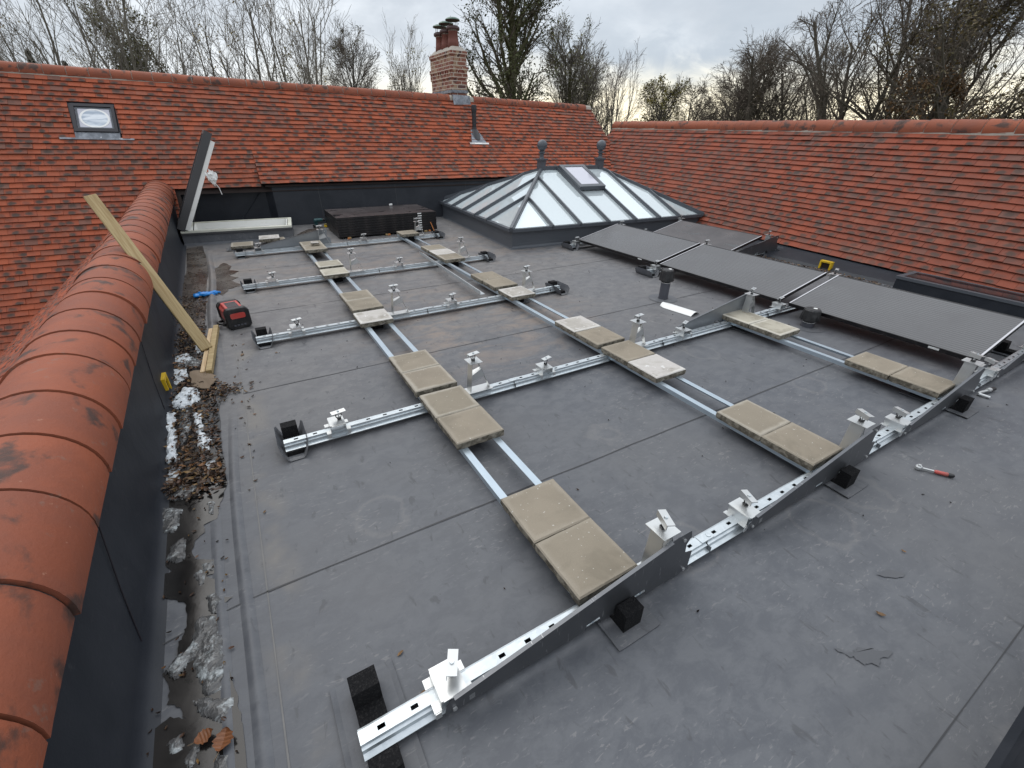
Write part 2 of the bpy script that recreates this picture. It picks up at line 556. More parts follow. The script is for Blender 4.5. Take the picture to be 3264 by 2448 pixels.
@mat('brick')
def _(t):
    co = t.co()
    x, y, z = t.sep(co)
    geo = t.n('ShaderNodeNewGeometry')
    nx, ny, nz = t.sep(geo.outputs['Normal'])
    u = t.m('ADD', x, y)
    uv = t.comb(u, z, 0.0)
    bk = t.n('ShaderNodeTexBrick')
    t.l(uv, bk.inputs['Vector'])
    bk.inputs['Scale'].default_value = 1.0
    bk.inputs['Brick Width'].default_value = 0.225
    bk.inputs['Row Height'].default_value = 0.075
    bk.inputs['Mortar Size'].default_value = 0.0075
    bk.inputs['Mortar Smooth'].default_value = 0.2
    bk.inputs['Color1'].default_value = (0.0, 0.0, 0.0, 1)
    bk.inputs['Color2'].default_value = (1.0, 1.0, 1.0, 1)
    bk.inputs['Mortar'].default_value = (0.5, 0.5, 0.5, 1)
    rv = t.sep(bk.outputs['Color'])[0]
    n = t.noise(co, 14, 4, 0.6)
    c = t.mix(t.ramp(rv, 0.1, 0.9), (0.205, 0.066, 0.045), (0.24, 0.105, 0.070))
    c = t.mix(t.ramp(t.noise(co, 5.3, 1, 0.5), 0.54, 0.60), c, (0.33, 0.225, 0.145))
    c = t.mix(t.ramp(t.noise(t.mapping(co, loc=(3, 1, 2)), 5.1, 1, 0.5), 0.62, 0.66), c, (0.10, 0.052, 0.045))
    c = t.mix(t.ramp(n, 0.4, 0.7, 0, 0.4), c, (0.17, 0.075, 0.055))
    c = t.mix(bk.outputs['Fac'], c, (0.50, 0.44, 0.37))
    t.out(t.bsdf(c, 0.85))

@mat('terracotta')
def _(t):
    co = t.co()
    c = t.mix(t.noise(co, 5, 5, 0.6), (0.21, 0.078, 0.058), (0.155, 0.058, 0.046))
    t.out(t.bsdf(c, 0.75))

@mat('cowl brown')
def _(t):
    t.out(t.bsdf((0.058, 0.026, 0.024), 0.5))
@mat('cowl green')
def _(t):
    t.out(t.bsdf((0.075, 0.13, 0.10), 0.35, 0.3))
@mat('black pipe')
def _(t):
    t.out(t.bsdf((0.017, 0.017, 0.021), 0.38))
@mat('grey pipe')
def _(t):
    co = t.co()
    t.out(t.bsdf(t.mix(t.noise(co, 4, 4, 0.5), (0.060, 0.062, 0.076), (0.082, 0.084, 0.098)), 0.5))

@mat('timber')
def _(t):
    co = t.co()
    g = t.noise(t.mapping(co, scale=(1.2, 26, 26)), 2.0, 5, 0.6, 1.2)
    c = t.mix(t.ramp(g, 0.35, 0.65), (0.40, 0.305, 0.155), (0.285, 0.195, 0.085))
    k = t.ramp(t.noise(t.mapping(co, scale=(2, 9, 9)), 1.6, 2, 0.5), 0.66, 0.74)
    c = t.mix(t.m('MULTIPLY', k, 0.7), c, (0.17, 0.105, 0.045))
    t.out(t.bsdf(c, 0.7, 0, t.bump(g, 0.25, 0.004)))

@mat('timber orange')
def _(t):
    t.out(t.bsdf((0.50, 0.19, 0.06), 0.6))

@mat('timber pale')
def _(t):
    co = t.co()
    g = t.noise(t.mapping(co, scale=(26, 1.2, 26)), 2.0, 5, 0.6, 1.0)
    c = t.mix(t.ramp(g, 0.35, 0.65), (0.62, 0.47, 0.29), (0.48, 0.33, 0.18))
    t.out(t.bsdf(c, 0.7))

@mat('cardboard')
def _(t):
    co = t.co()
    g = t.noise(t.mapping(co, rot=(0, 0, 0.5), scale=(9, 1, 1)), 5, 4, 0.6)
    c = t.mix(g, (0.23, 0.17, 0.115), (0.165, 0.118, 0.078))
    t.out(t.bsdf(c, 0.8))

@mat('snow')
def _(t):
    co = t.co()
    n = t.noise(co, 22, 5, 0.65)
    c = t.mix(t.ramp(n, 0.3, 0.7), (0.50, 0.54, 0.57), (0.76, 0.79, 0.81))
    nr = t.bump(n, 0.5, 0.01)
    t.out(t.bsdf(c, 0.5, 0, nr, 0.4))

@mat('slush')
def _(t):
    co = t.co()
    n = t.noise(co, 26, 5, 0.65, 0.4)
    c = t.mix(t.ramp(n, 0.48, 0.78), (0.075, 0.074, 0.074), (0.50, 0.54, 0.55))
    nr = t.bump(n, 0.6, 0.012)
    t.out(t.bsdf(c, 0.16, 0, nr, 0.5))

@mat('leaf litter')
def _(t):
    at = t.n('ShaderNodeAttribute', attribute_name='tint')
    co = t.co()
    c = t.mix(t.noise(co, 30, 3, 0.6), at.outputs['Color'], t.mix(0.5, at.outputs['Color'], (0.02, 0.012, 0.008)))
    t.out(t.bsdf(c, 0.5))

@mat('bark')
def _(t):
    co = t.co()
    n = t.noise(t.mapping(co, scale=(3, 3, 0.6)), 3, 5, 0.65)
    t.out(t.bsdf(t.mix(n, (0.060, 0.052, 0.040), (0.125, 0.108, 0.085)), 0.9))
@mat('bark mossy')
def _(t):
    co = t.co()
    n = t.noise(t.mapping(co, scale=(3, 3, 0.6)), 2.5, 5, 0.65)
    t.out(t.bsdf(t.mix(n, (0.042, 0.040, 0.018), (0.105, 0.098, 0.045)), 0.9))
@mat('bark pale')
def _(t):
    co = t.co()
    n = t.noise(t.mapping(co, scale=(3, 3, 0.6)), 3, 5, 0.65)
    t.out(t.bsdf(t.mix(n, (0.105, 0.094, 0.076), (0.20, 0.18, 0.15)), 0.9))
@mat('twig pale')
def _(t):
    co = t.co()
    t.out(t.bsdf(t.mix(t.noise(co, 1.5, 3, 0.5), (0.15, 0.132, 0.112), (0.24, 0.215, 0.185)), 0.9))
@mat('twig grey')
def _(t):
    co = t.co()
    t.out(t.bsdf(t.mix(t.noise(co, 1.5, 3, 0.5), (0.105, 0.090, 0.074), (0.175, 0.152, 0.128)), 0.9))
@mat('twig brown')
def _(t):
    co = t.co()
    t.out(t.bsdf(t.mix(t.noise(co, 1.5, 3, 0.5), (0.085, 0.066, 0.052), (0.140, 0.114, 0.090)), 0.9))
@mat('twig pink')
def _(t):
    co = t.co()
    t.out(t.bsdf(t.mix(t.noise(co, 1.5, 3, 0.5), (0.115, 0.088, 0.080), (0.175, 0.140, 0.128)), 0.9))
def leaf_mat(name, a, b):
    @mat(name)
    def _(t):
        co = t.co()
        c = t.mix(t.ramp(t.noise(co, 1.3, 4, 0.6), 0.35, 0.65), a, b)
        c = t.mix(t.ramp(t.noise(co, 11, 2, 0.5), 0.4, 0.65, 0, 0.6), c, tuple(v * 0.55 for v in a))
        t.out(t.bsdf(c, 0.6, 0, None, 0.3))
leaf_mat('leaf ivy', (0.070, 0.080, 0.030), (0.125, 0.130, 0.055))
leaf_mat('leaf yellow', (0.24, 0.19, 0.035), (0.15, 0.15, 0.038))
leaf_mat('leaf gold', (0.30, 0.22, 0.06), (0.20, 0.14, 0.04))
leaf_mat('leaf oak', (0.125, 0.088, 0.034), (0.080, 0.070, 0.028))
leaf_mat('leaf rust', (0.16, 0.085, 0.032), (0.11, 0.065, 0.028))
leaf_mat('leaf olive', (0.175, 0.160, 0.050), (0.105, 0.112, 0.038))
leaf_mat('leaf fir', (0.014, 0.034, 0.020), (0.028, 0.052, 0.028))

@mat('field')
def _(t):
    co = t.co()
    n = t.noise(co, 0.08, 5, 0.6)
    t.out(t.bsdf(t.mix(n, (0.045, 0.060, 0.022), (0.085, 0.080, 0.035)), 0.95))


# ------------------------------------------------------------------ mesh helpers
class MB:
    """collects shapes, then links them as ONE mesh object"""
    def __init__(self):
        self.v = []; self.f = []; self.fm = []; self.mats = []
    def mi(self, m):
        if m not in self.mats:
            self.mats.append(m)
        return self.mats.index(m)
    def add(self, vs, fs, m):
        o = len(self.v); k = self.mi(m)
        self.v.extend(tuple(p) for p in vs)
        for f in fs:
            self.f.append(tuple(i + o for i in f)); self.fm.append(k)
        return self
    def box(self, x0, x1, y0, y1, z0, z1, m, M=None):
        vs = [(x, y, z) for z in (z0, z1) for y in (y0, y1) for x in (x0, x1)]
        if M is not None:
            vs = [M @ Vector(p) for p in vs]
        return self.add(vs, [(0, 2, 3, 1), (4, 5, 7, 6), (0, 1, 5, 4), (2, 6, 7, 3), (0, 4, 6, 2), (1, 3, 7, 5)], m)
    def bar(self, a, b, w, h, m, up=(0, 0, 1)):
        """rectangular bar from a to b, centred, w sideways, h along up"""
        a = Vector(a); b = Vector(b); d = b - a; L = d.length; d.normalize()
        s = d.cross(Vector(up)).normalized(); u = s.cross(d)
        vs = []
        for k in (a, b):
            for i, j in ((-1, -1), (1, -1), (1, 1), (-1, 1)):
                vs.append(k + s * (i * w / 2) + u * (j * h / 2))
        return self.add(vs, [(0, 3, 2, 1), (4, 5, 6, 7), (0, 1, 5, 4), (1, 2, 6, 5), (2, 3, 7, 6), (3, 0, 4, 7)], m)
    def prism(self, poly, axis, a, b, m):
        """2-D outline extruded along an axis ('x': poly is (y,z); 'y': (x,z); 'z': (x,y))"""
        n = len(poly)
        def P(p, t):
            return {'x': (t, p[0], p[1]), 'y': (p[0], t, p[1]), 'z': (p[0], p[1], t)}[axis]
        vs = [P(p, a) for p in poly] + [P(p, b) for p in poly]
        fs = [tuple(range(n)), tuple(range(2 * n - 1, n - 1, -1))]
        fs += [(i, i + n, (i + 1) % n + n, (i + 1) % n) for i in range(n)]
        return self.add(vs, fs, m)
    def lathe(self, prof, c, m, seg=20, M=None):
        vs = []; fs = []
        for r, z in prof:
            for k in range(seg):
                a = 2 * math.pi * k / seg
                p = Vector((r * math.cos(a), r * math.sin(a), z))
                vs.append((M @ p if M is not None else p) + Vector(c))
        for j in range(len(prof) - 1):
            for k in range(seg):
                k2 = (k + 1) % seg
                fs.append((j * seg + k, j * seg + k2, (j + 1) * seg + k2, (j + 1) * seg + k))
        fs.append(tuple(range(seg - 1, -1, -1)))
        fs.append(tuple(range((len(prof) - 1) * seg, len(prof) * seg)))
        return self.add(vs, fs, m)
    def tube(self, pts, r, m, seg=6):
        pts = [Vector(p) for p in pts]
        vs = []; fs = []
        for i, p in enumerate(pts):
            d = (pts[min(i + 1, len(pts) - 1)] - pts[max(i - 1, 0)]).normalized()
            ref = Vector((0, 0, 1)) if abs(d.z) < 0.9 else Vector((1, 0, 0))
            s = d.cross(ref).normalized(); u = s.cross(d)
            for k in range(seg):
                a = 2 * math.pi * k / seg
                vs.append(p + s * (r * math.cos(a)) + u * (r * math.sin(a)))
        for i in range(len(pts) - 1):
            for k in range(seg):
                k2 = (k + 1) % seg
                fs.append((i * seg + k, i * seg + k2, (i + 1) * seg + k2, (i + 1) * seg + k))
        fs.append(tuple(range(seg - 1, -1, -1))); fs.append(tuple(range((len(pts) - 1) * seg, len(pts) * seg)))
        return self.add(vs, fs, m)
    def build(self, name, parent=None, org=None, smooth=False, bevel=0.0, tint=None, uv=None):
        if org is None:
            org = origin_of(parent)
        me = bpy.data.meshes.new(name)
        ox, oy, oz = org
        me.from_pydata([(p[0] - ox, p[1] - oy, p[2] - oz) for p in self.v], [], self.f)
        for m in self.mats:
            me.materials.append(MATS[m])
        me.polygons.foreach_set('material_index', self.fm)
        if smooth:
            me.polygons.foreach_set('use_smooth', [True] * len(me.polygons))
        if tint is not None:
            at = me.attributes.new('tint', 'FLOAT_COLOR', 'POINT')
            at.data.foreach_set('color', np.asarray(tint, dtype=np.float32).ravel())
        if uv is not None:
            l = me.uv_layers.new(name='tile_uv')
            idx = np.empty(len(me.loops), dtype=np.int32)
            me.loops.foreach_get('vertex_index', idx)
            l.data.foreach_set('uv', np.asarray(uv, dtype=np.float32)[idx].ravel())
        if not smooth or bevel:
            bm = bmesh.new(); bm.from_mesh(me)
            bmesh.ops.recalc_face_normals(bm, faces=bm.faces)
            if bevel:
                bmesh.ops.bevel(bm, geom=[e for e in bm.edges], offset=bevel, segments=1, affect='EDGES', clamp_overlap=True)
            bm.to_mesh(me); bm.free()
        me.update()
        o = bpy.data.objects.new(name, me)
        COL.objects.link(o)
        if parent is not None:
            o.parent = parent
        else:
            o.location = org
        return o

def origin_of(p):
    x = Vector((0, 0, 0))
    while p is not None:
        x = x + Vector(p.location); p = p.parent
    return x

def tag(o, label=None, cat=None, group=None, kind=None):
    if label: o['label'] = label
    if cat: o['category'] = cat
    if group: o['group'] = group
    if kind: o['kind'] = kind
    return o

def thing(name, label, cat, loc=(0, 0, 0), rz=0.0, group=None):
    o = bpy.data.objects.new(name, None)
    o.empty_display_size = 0.1
    COL.objects.link(o)
    o.location = loc
    o.rotation_euler = (0, 0, rz)
    return tag(o, label, cat, group)

def inst(src, parent, loc=(0, 0, 0), rot=(0, 0, 0), name=None):
    """another object on the same mesh"""
    c = src.copy()
    COL.objects.link(c)
    c.parent = parent
    c.location = loc
    c.rotation_euler = rot
    return c

def inside(p, poly):
    x, y = p; r = False; n = len(poly)
    for i in range(n):
        x1, y1 = poly[i]; x2, y2 = poly[i - 1]
        if (y1 > y) != (y2 > y) and x < (x2 - x1) * (y - y1) / (y2 - y1) + x1:
            r = not r
    return r

def edge_dist(p, poly):
    P = np.array(poly); Q = np.roll(P, -1, 0); d = Q - P
    t = np.clip(((np.array(p) - P) * d).sum(1) / ((d * d).sum(1) + 1e-12), 0, 1)
    return float(np.sqrt((((P + d * t[:, None]) - np.array(p)) ** 2).sum(1)).min())

def wob(poly, amp, sub=3, seed=0):
    """roughen an outline"""
    r = random.Random(seed); out = []
    n = len(poly)
    for i in range(n):
        a = poly[i]; b = poly[(i + 1) % n]
        for k in range(sub):
            t = k / sub
            out.append((a[0] + (b[0] - a[0]) * t + r.uniform(-amp, amp), a[1] + (b[1] - a[1]) * t + r.uniform(-amp, amp)))
    return out

# ------------------------------------------------------------------ the setting
def disc_ground():
    b = MB()
    R_ = 1600.0; n = 48
    vs = [(0, 0, -3.4)] + [(R_ * math.cos(2 * math.pi * k / n), R_ * math.sin(2 * math.pi * k / n), -3.4) for k in range(n)]
    b.add(vs, [(0, 1 + k, 1 + (k + 1) % n) for k in range(n)], 'field')
    tag(b.build('ground'), kind='structure')
disc_ground()

# lantern footprint, needed for the opening in the flat roof
LO = Vector((3.76, 6.375, 0)); LE1 = Vector((math.cos(-0.075), math.sin(-0.075), 0)); LE2 = Vector((-LE1.y, LE1.x, 0))
LW, LD = 4.05, 3.66
def lan(a, b, z):
    p = LO + LE1 * a + LE2 * b
    return Vector((p.x, p.y, z))

def flat_roof():
    b = MB()
    outer = [(-0.95, -0.40), (7.6, -0.40), (7.6, 11.2), (-0.95, 11.2)]
    h = [lan(0.10, 0.10, 0), lan(LW - 0.10, 0.10, 0), lan(LW - 0.10, LD - 0.10, 0), lan(0.10, LD - 0.10, 0)]
    vs = [(x, y, 0) for x, y in outer] + [tuple(p) for p in h]
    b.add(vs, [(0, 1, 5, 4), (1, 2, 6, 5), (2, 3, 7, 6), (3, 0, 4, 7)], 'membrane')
    # laps between the 1.8 m sheets and along the gutter
    r = random.Random(3)
    def strip(pts, w, mt='seam'):
        vs = []; fs = []
        for i, (x, y) in enumerate(pts):
            a = pts[max(i - 1, 0)]; c = pts[min(i + 1, len(pts) - 1)]
            d = Vector((c[0] - a[0], c[1] - a[1], 0)).normalized(); s = Vector((-d.y, d.x, 0))
            ww = w * r.uniform(0.6, 1.3)
            vs += [(x + s.x * ww / 2, y + s.y * ww / 2, 0.0025), (x - s.x * ww / 2, y - s.y * ww / 2, 0.0025)]
        for i in range(len(pts) - 1):
            fs.append((2 * i, 2 * i + 1, 2 * i + 3, 2 * i + 2))
        b.add(vs, fs, mt)
    for yy, x1 in ((1.515, 7.0), (3.335, 7.0), (5.10, 7.0), (6.9, 3.6)):
        strip([(-0.25 + k * 0.2, yy + r.uniform(-0.003, 0.003)) for k in range(int((x1 + 0.25) / 0.2))], 0.008)
    strip([(-0.25 - max(0, k * 0.15 - 3.0) * 0.03, k * 0.15 + 0.55) for k in range(50)], 0.006, 'seam pale')
    strip([(0.75 + k * 0.2, -0.105) for k in range(30)], 0.0035, 'seam')
    for yy, xa, xb in ((1.515, -0.60, -0.25),):
        strip([(xa + k * 0.05, yy - 0.10 * (1 - k / 7) ** 1.5 * 0.5) for k in range(8)], 0.005)
    tag(b.build('flat_roof'), kind='structure')
flat_roof()

def gutter_fold():
    """low rounded folds of membrane that run along the gutter"""
    b = MB()
    for x0, wdt, hh, ya, yb in ((-0.325, 0.050, 0.010, 0.4, 3.2), (-0.415, 0.045, 0.007, 0.4, 2.2), (-0.40, 0.085, 0.030, 3.55, 8.7)):
        n = 40; vs = []; fs = []; m = 7
        for i in range(n + 1):
            y = ya + (yb - ya) * i / n
            xx = x0 + 0.014 * math.sin(y * 2.1) - (0.012 * (y - 3.5) if y > 3.5 else 0)
            e = min(1, 4 * i / n, 4 * (n - i) / n)
            for k in range(m):
                a = k / (m - 1)
                vs.append((xx + (a - 0.5) * wdt, y, 0.001 + e * hh * math.sin(math.pi * a) ** 1.3))
        for i in range(n):
            for k in range(m - 1):
                fs.append((i * m + k, i * m + k + 1, (i + 1) * m + k + 1, (i + 1) * m + k))
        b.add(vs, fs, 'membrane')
    tag(b.build('flat_roof', smooth=True), kind='structure')
gutter_fold()

# puddles of melt water
def puddle(poly, m, z, seed, amp=0.008):
    b = MB()
    o = wob(poly, amp, 4, seed)
    bm = bmesh.new()
    vs = [bm.verts.new((x, y, z)) for x, y in o]
    f = bm.faces.new(vs)
    bmesh.ops.triangulate(bm, faces=[f])
    bm.verts.index_update()
    b.add([v.co[:] for v in bm.verts], [tuple(v.index for v in f.verts) for f in bm.faces], m)
    bm.free()
    o = b.build('puddle')
    for p in o.data.polygons:
        if p.normal.z < 0: p.flip()
    tag(o, kind='structure')
NEARP = [(-0.6, 0.80), (-0.606, 1.047), (-0.609, 1.093), (-0.605, 1.156), (-0.559, 1.174), (-0.52, 1.141), (-0.538, 1.188), (-0.57, 1.222), (-0.569, 1.276), (-0.59, 1.34), (-0.556, 1.381), (-0.549, 1.449), (-0.536, 1.475), (-0.527, 1.505), (-0.529, 1.579), (-0.541, 1.625), (-0.574, 1.66), (-0.618, 1.693), (-0.632, 1.818), (-0.588, 1.819), (-0.618, 1.864), (-0.639, 1.922), (-0.641, 2.043), (-0.631, 2.079), (-0.60, 2.162), (-0.655, 2.272), (-0.66, 2.6), (-0.68, 3.2), (-0.71, 4.1), (-0.75, 4.9), (-0.50, 4.9), (-0.47, 4.1), (-0.43, 3.6), (-0.37, 3.4), (-0.40, 3.15), (-0.385, 2.627), (-0.375, 2.332), (-0.40, 2.2), (-0.417, 2.139), (-0.418, 2.069), (-0.476, 2.056), (-0.469, 1.997), (-0.512, 1.969), (-0.522, 1.884), (-0.503, 1.835), (-0.421, 1.797), (-0.416, 1.721), (-0.467, 1.724), (-0.422, 1.672), (-0.407, 1.579), (-0.375, 1.553), (-0.413, 1.536), (-0.425, 1.482), (-0.42, 1.436), (-0.402, 1.343), (-0.399, 1.259), (-0.375, 1.136), (-0.368, 1.074), (-0.358, 1.022), (-0.36, 0.80)]
puddle(NEARP, 'wet membrane', 0.004, 1, 0.004)
puddle([(-0.78, 8.75), (-0.56, 8.88), (-0.49, 7.82), (-0.47, 7.06), (-0.49, 6.2), (-0.50, 4.92), (-0.74, 4.92), (-0.74, 6.3), (-0.72, 7.19)], 'wet silt', 0.004, 2, 0.01)
puddle([(-0.43, 7.10), (-0.284, 7.507), (-0.20, 7.25), (-0.24, 7.05), (-0.12, 6.918), (-0.25, 6.75), (-0.14, 6.60), (-0.24, 6.5), (-0.11, 6.2), (-0.26, 6.12), (-0.34, 5.884), (-0.43, 6.153)], 'wet silt', 0.004, 3, 0.012)
puddle([(0.85, 9.05), (1.15, 9.62), (1.42, 9.65), (1.30, 9.30), (1.36, 9.0), (1.10, 8.75), (0.95, 8.7)], 'wet silt', 0.004, 4, 0.015)
puddle([(1.53, 0.215), (1.56, 0.180), (1.60, 0.178), (1.655, 0.150), (1.665, 0.125), (1.70, 0.105), (1.64, 0.112), (1.60, 0.105), (1.575, 0.13), (1.555, 0.16)], 'damp membrane', 0.004, 5, 0.008)
puddle([(2.02, 0.30), (2.10, 0.285), (2.14, 0.24), (2.11, 0.235), (2.05, 0.268)], 'damp membrane', 0.004, 6, 0.004)

# ------------------------------------------------------------------ tiled roofs
def frame(P, s, t):
    e = 1e-3
    p = P(s, t); a = P(s + e, t) - p; c = P(s, t + e) - p
    return p, a.normalized(), a.cross(c).normalized()

def tile_field(name, parent, P, s0, s1, t0, t1, ds, dt, clip, mname, seed, lift=None, board=True, cuts=()):
    """plain clay tiles, each a small slab of its own thickness, lapped course over course"""
    r = random.Random(seed)
    vs = []; fs = []; tint = []; uv = []
    nrow = int(round((t1 - t0) / dt))
    ncol = int(round((s1 - s0) / ds))
    for j in range(nrow):
        ta = t0 + j * dt
        off = 0.5 * (j % 2)
        wave = r.uniform(-0.004, 0.004)
        for i in range(ncol + 1):
            sa = s0 + (i - off) * ds; sb = sa + ds * 0.985
            sa = max(sa, s0); sb = min(sb, s1)
            # tiles are cut to a straight edge at verges and round the skylight
            spans = [(sa, sb)]
            for cs, ct0, ct1 in cuts:
                if ct0 <= ta + dt * 0.5 < ct1:
                    spans = [q for p_ in spans for q in (((p_[0], cs), (cs, p_[1])) if p_[0] < cs < p_[1] else (p_,))]
            for sa, sb in spans:
                if sb - sa < ds * 0.06: continue
                sm = (sa + sb) / 2
                if not clip(sm, ta + dt * 0.5): continue
                tb = min(ta + dt * 1.5, t1 + dt * 0.3)
                lf = 0.034 + r.uniform(-0.004, 0.004) + (0.006 if r.random() < 0.05 else 0)
                dl = r.uniform(-0.003, 0.003) + wave
                ex = lift(sm, ta) if lift else 0.0
                ex2 = lift(sm, tb) if lift else 0.0
                pa, ax, nm = frame(P, sa, ta); pb = P(sb, ta)
                pc = P(sb, tb); pd = P(sa, tb)
                up = (pd - pa).normalized()
                q = [pa + nm * (lf + ex) + up * dl, pb + nm * (lf + ex + r.uniform(-0.002, 0.002)) + up * (dl + r.uniform(-0.002, 0.002)),
                     pc + nm * (0.004 + ex2), pd + nm * (0.004 + ex2)]
                th = nm * 0.012
                k = len(vs)
                # cambered in its length: an extra row halfway up
                vs += [v - th for v in q] + [Vector(v) for v in q]
                uv += [(0, 0), (1, 0), (1, 1.5), (0, 1.5)] * 2
                col = (r.random(), r.random(), r.random(), 1)
                tint += [col] * 8
                fs += [(k + 4, k + 5, k + 6, k + 7), (k, k + 1, k + 5, k + 4), (k + 1, k + 2, k + 6, k + 5), (k + 3, k, k + 4, k + 7)]
    b = MB()
    b.add(vs, fs, mname)
    o = b.build(name, parent, tint=tint, uv=uv)
    # underlay boarding just below the tiles, so no gap shows daylight
    if board:
        bb = MB(); n = 60; m = 24
        ok = {}
        for i in range(n + 1):
            for j in range(m + 1):
                s_ = s0 + (s1 - s0) * i / n; t_ = t0 + (t1 - t0) * j / m
                p, ax, nm = frame(P, s_, t_)
                ok[(i, j)] = p - nm * 0.018
        idx = {}; vv = []; ff = []
        for i in range(n):
            for j in range(m):
                sm = s0 + (s1 - s0) * (i + 0.5) / n; tm = t0 + (t1 - t0) * (j + 0.5) / m
                if not clip(sm, tm): continue
                c = []
                for key in ((i, j), (i + 1, j), (i + 1, j + 1), (i, j + 1)):
                    if key not in idx:
                        idx[key] = len(vv); vv.append(ok[key])
                    c.append(idx[key])
                ff.append(tuple(c))
        bb.add(vv, ff, 'dark board')
        bb.build('boarding', o, org=origin_of(parent))
    return o

def ridge_tile_mesh(b, a, c, R, seg, rot0, rot1, side, taper, m, r, thick=0.014):
    """one half round tile from a to c; open below"""
    a = Vector(a); c = Vector(c); d = (c - a).normalized()
    s = Vector(side); u = s.cross(d).normalized()
    if u.z < 0: u = -u
    vs = []; fs = []
    for p, rr in ((a, R + taper), (a + (c - a) * 0.12, R + taper * 0.7), (c, R)):
        for k in range(seg + 1):
            an = rot0 + (rot1 - rot0) * k / seg
            vs.append(p + s * (math.cos(an) * rr) + u * (math.sin(an) * rr))
    n = seg + 1
    for i in range(2):
        for k in range(seg):
            fs.append((i * n + k, i * n + k + 1, (i + 1) * n + k + 1, (i + 1) * n + k))
    # front lip thickness, on vertices of its own so that the arris stays crisp
    kf = len(vs); vs += [v.copy() for v in vs[:n]]
    k0 = len(vs)
    for k in range(n):
        an = rot0 + (rot1 - rot0) * k / seg
        rr = R + taper - thick
        vs.append(a + s * (math.cos(an) * rr) + u * (math.sin(an) * rr))
    for k in range(seg):
        fs.append((kf + k, k0 + k, k0 + k + 1, kf + k + 1))
    # lower edges
    b.add(vs, fs, m)
    return len(vs)

# ---- long building behind
def bP(x, t):
    e = Vector((x, 10.36 - 0.1 * x, 0.69)); r_ = Vector((x, 11.75 - 0.05 * x, 2.48 - 0.0207 * (x + 2.71)))
    return e + (r_ - e) * t

bld = thing('tiled_building', 'long orange tiled roof carrying a brick chimney and a small square skylight', 'building', (3.0, 10.4, 0))
def bclip(x, t):
    if t < 0 and x > -0.80: return False
    if -1.985 < x < -1.345 and 0.435 < t < 0.735: return False
    if x > 0.585 and t < -0.02: return False
    return True
def blift(x, t):
    if x < 0.585: return 0.0
    return 0.085 * max(0.0, (0.34 - t) / 0.34)
tile_field('roof', bld, bP, -10.56, 9.08, -1.26, 1.0, 0.165, 0.0435, bclip, 'clay tile', 11, blift, cuts=((0.585, -0.01, 0.36), (-1.985, 0.41, 0.75), (-1.345, 0.41, 0.75), (-0.80, -1.3, 0.0)))

def back_wall():
    b = MB()
    def wl(x, off): return (x, 10.36 - 0.1 * x + 0.03 + off)
    b2 = []
    # recessed stretch on the left, a leaning return, then the stretch that stands proud
    pts = [(-0.85, 0.05), (0.62, 0.05), (0.74, -0.045), (9.0, -0.045)]
    for (xa, oa), (xb, ob) in zip(pts[:-1], pts[1:]):
        A = wl(xa, oa); B = wl(xb, ob)
        n = 2
        k = 0.10 if oa < 0 or ob < 0 else 0.02
        vs = [(A[0], A[1] - (k if oa < 0 else 0.02), -0.02), (B[0], B[1] - (k if ob < 0 else 0.02), -0.02), (B[0], B[1], 0.70), (A[0], A[1], 0.70)]
        b2.append(vs)
        b.add(vs, [(0, 1, 2, 3)], 'membrane dark')
    # body behind so that the wall has depth
    b.add([(-0.85, 10.55, -0.02), (9.0, 9.60, -0.02), (9.0, 9.60, 0.66), (-0.85, 10.55, 0.66)], [(0, 1, 2, 3)], 'membrane dark')
    o = b.build('wall', bld)
    for x in (1.55, 3.05, 4.6):
        c = MB()
        A = wl(x, -0.05)
        c.add([(x - 0.004, A[1] - 0.092, 0.0), (x + 0.004, A[1] - 0.092, 0.0), (x + 0.004, A[1] - 0.005, 0.68), (x - 0.004, A[1] - 0.005, 0.68)], [(0, 1, 2, 3)], 'seam')
        c.build('lap', o, org=origin_of(bld))
    c = MB()   # slanted dressed fold on the recessed stretch
    A = wl(0.12, 0.05); B = wl(0.56, 0.05)
    c.tube([(0.12, A[1] - 0.025, 0.14), (0.30, A[1] - 0.030, 0.34), (0.56, B[1] - 0.02, 0.64)], 0.010, 'membrane dark')
    c.build('fold', o, org=origin_of(bld))
    f = MB()
    f.prism([(-0.05, 0.0), (0.0, 0.0), (0.0, 0.05)], 'x', 0, 1, 'membrane')
    # timber fascia under the tile edge
    g = MB()
    A = wl(-0.85, 0.045); B = wl(0.60, 0.045); 
    g.bar((A[0], A[1] - 0.03, 0.672), (B[0], B[1] - 0.03, 0.672), 0.03, 0.035, 'dark board')
    A = wl(0.64, -0.07); B = wl(9.0, -0.07)
    g.bar((A[0], A[1], 0.715), (B[0], B[1], 0.715), 0.03, 0.03, 'dark board')
    g.build('fascia', bld)
back_wall()

def verge_step():
    b = MB()
    pts = [bP(0.585, t) for t in (0.0, 0.1, 0.2, 0.34)]
    vs = []; fs = []
    for i, t in enumerate((0.0, 0.1, 0.2, 0.34)):
        p, ax, nm = frame(bP, 0.598, t)
        vs += [p - nm * 0.01, p + nm * (0.085 * (0.34 - t) / 0.34 + 0.018)]
    for i in range(3): fs.append((2 * i, 2 * i + 1, 2 * i + 3, 2 * i + 2))
    b.add(vs, fs, 'dark board')
    b.build('verge_board', bld)
verge_step()

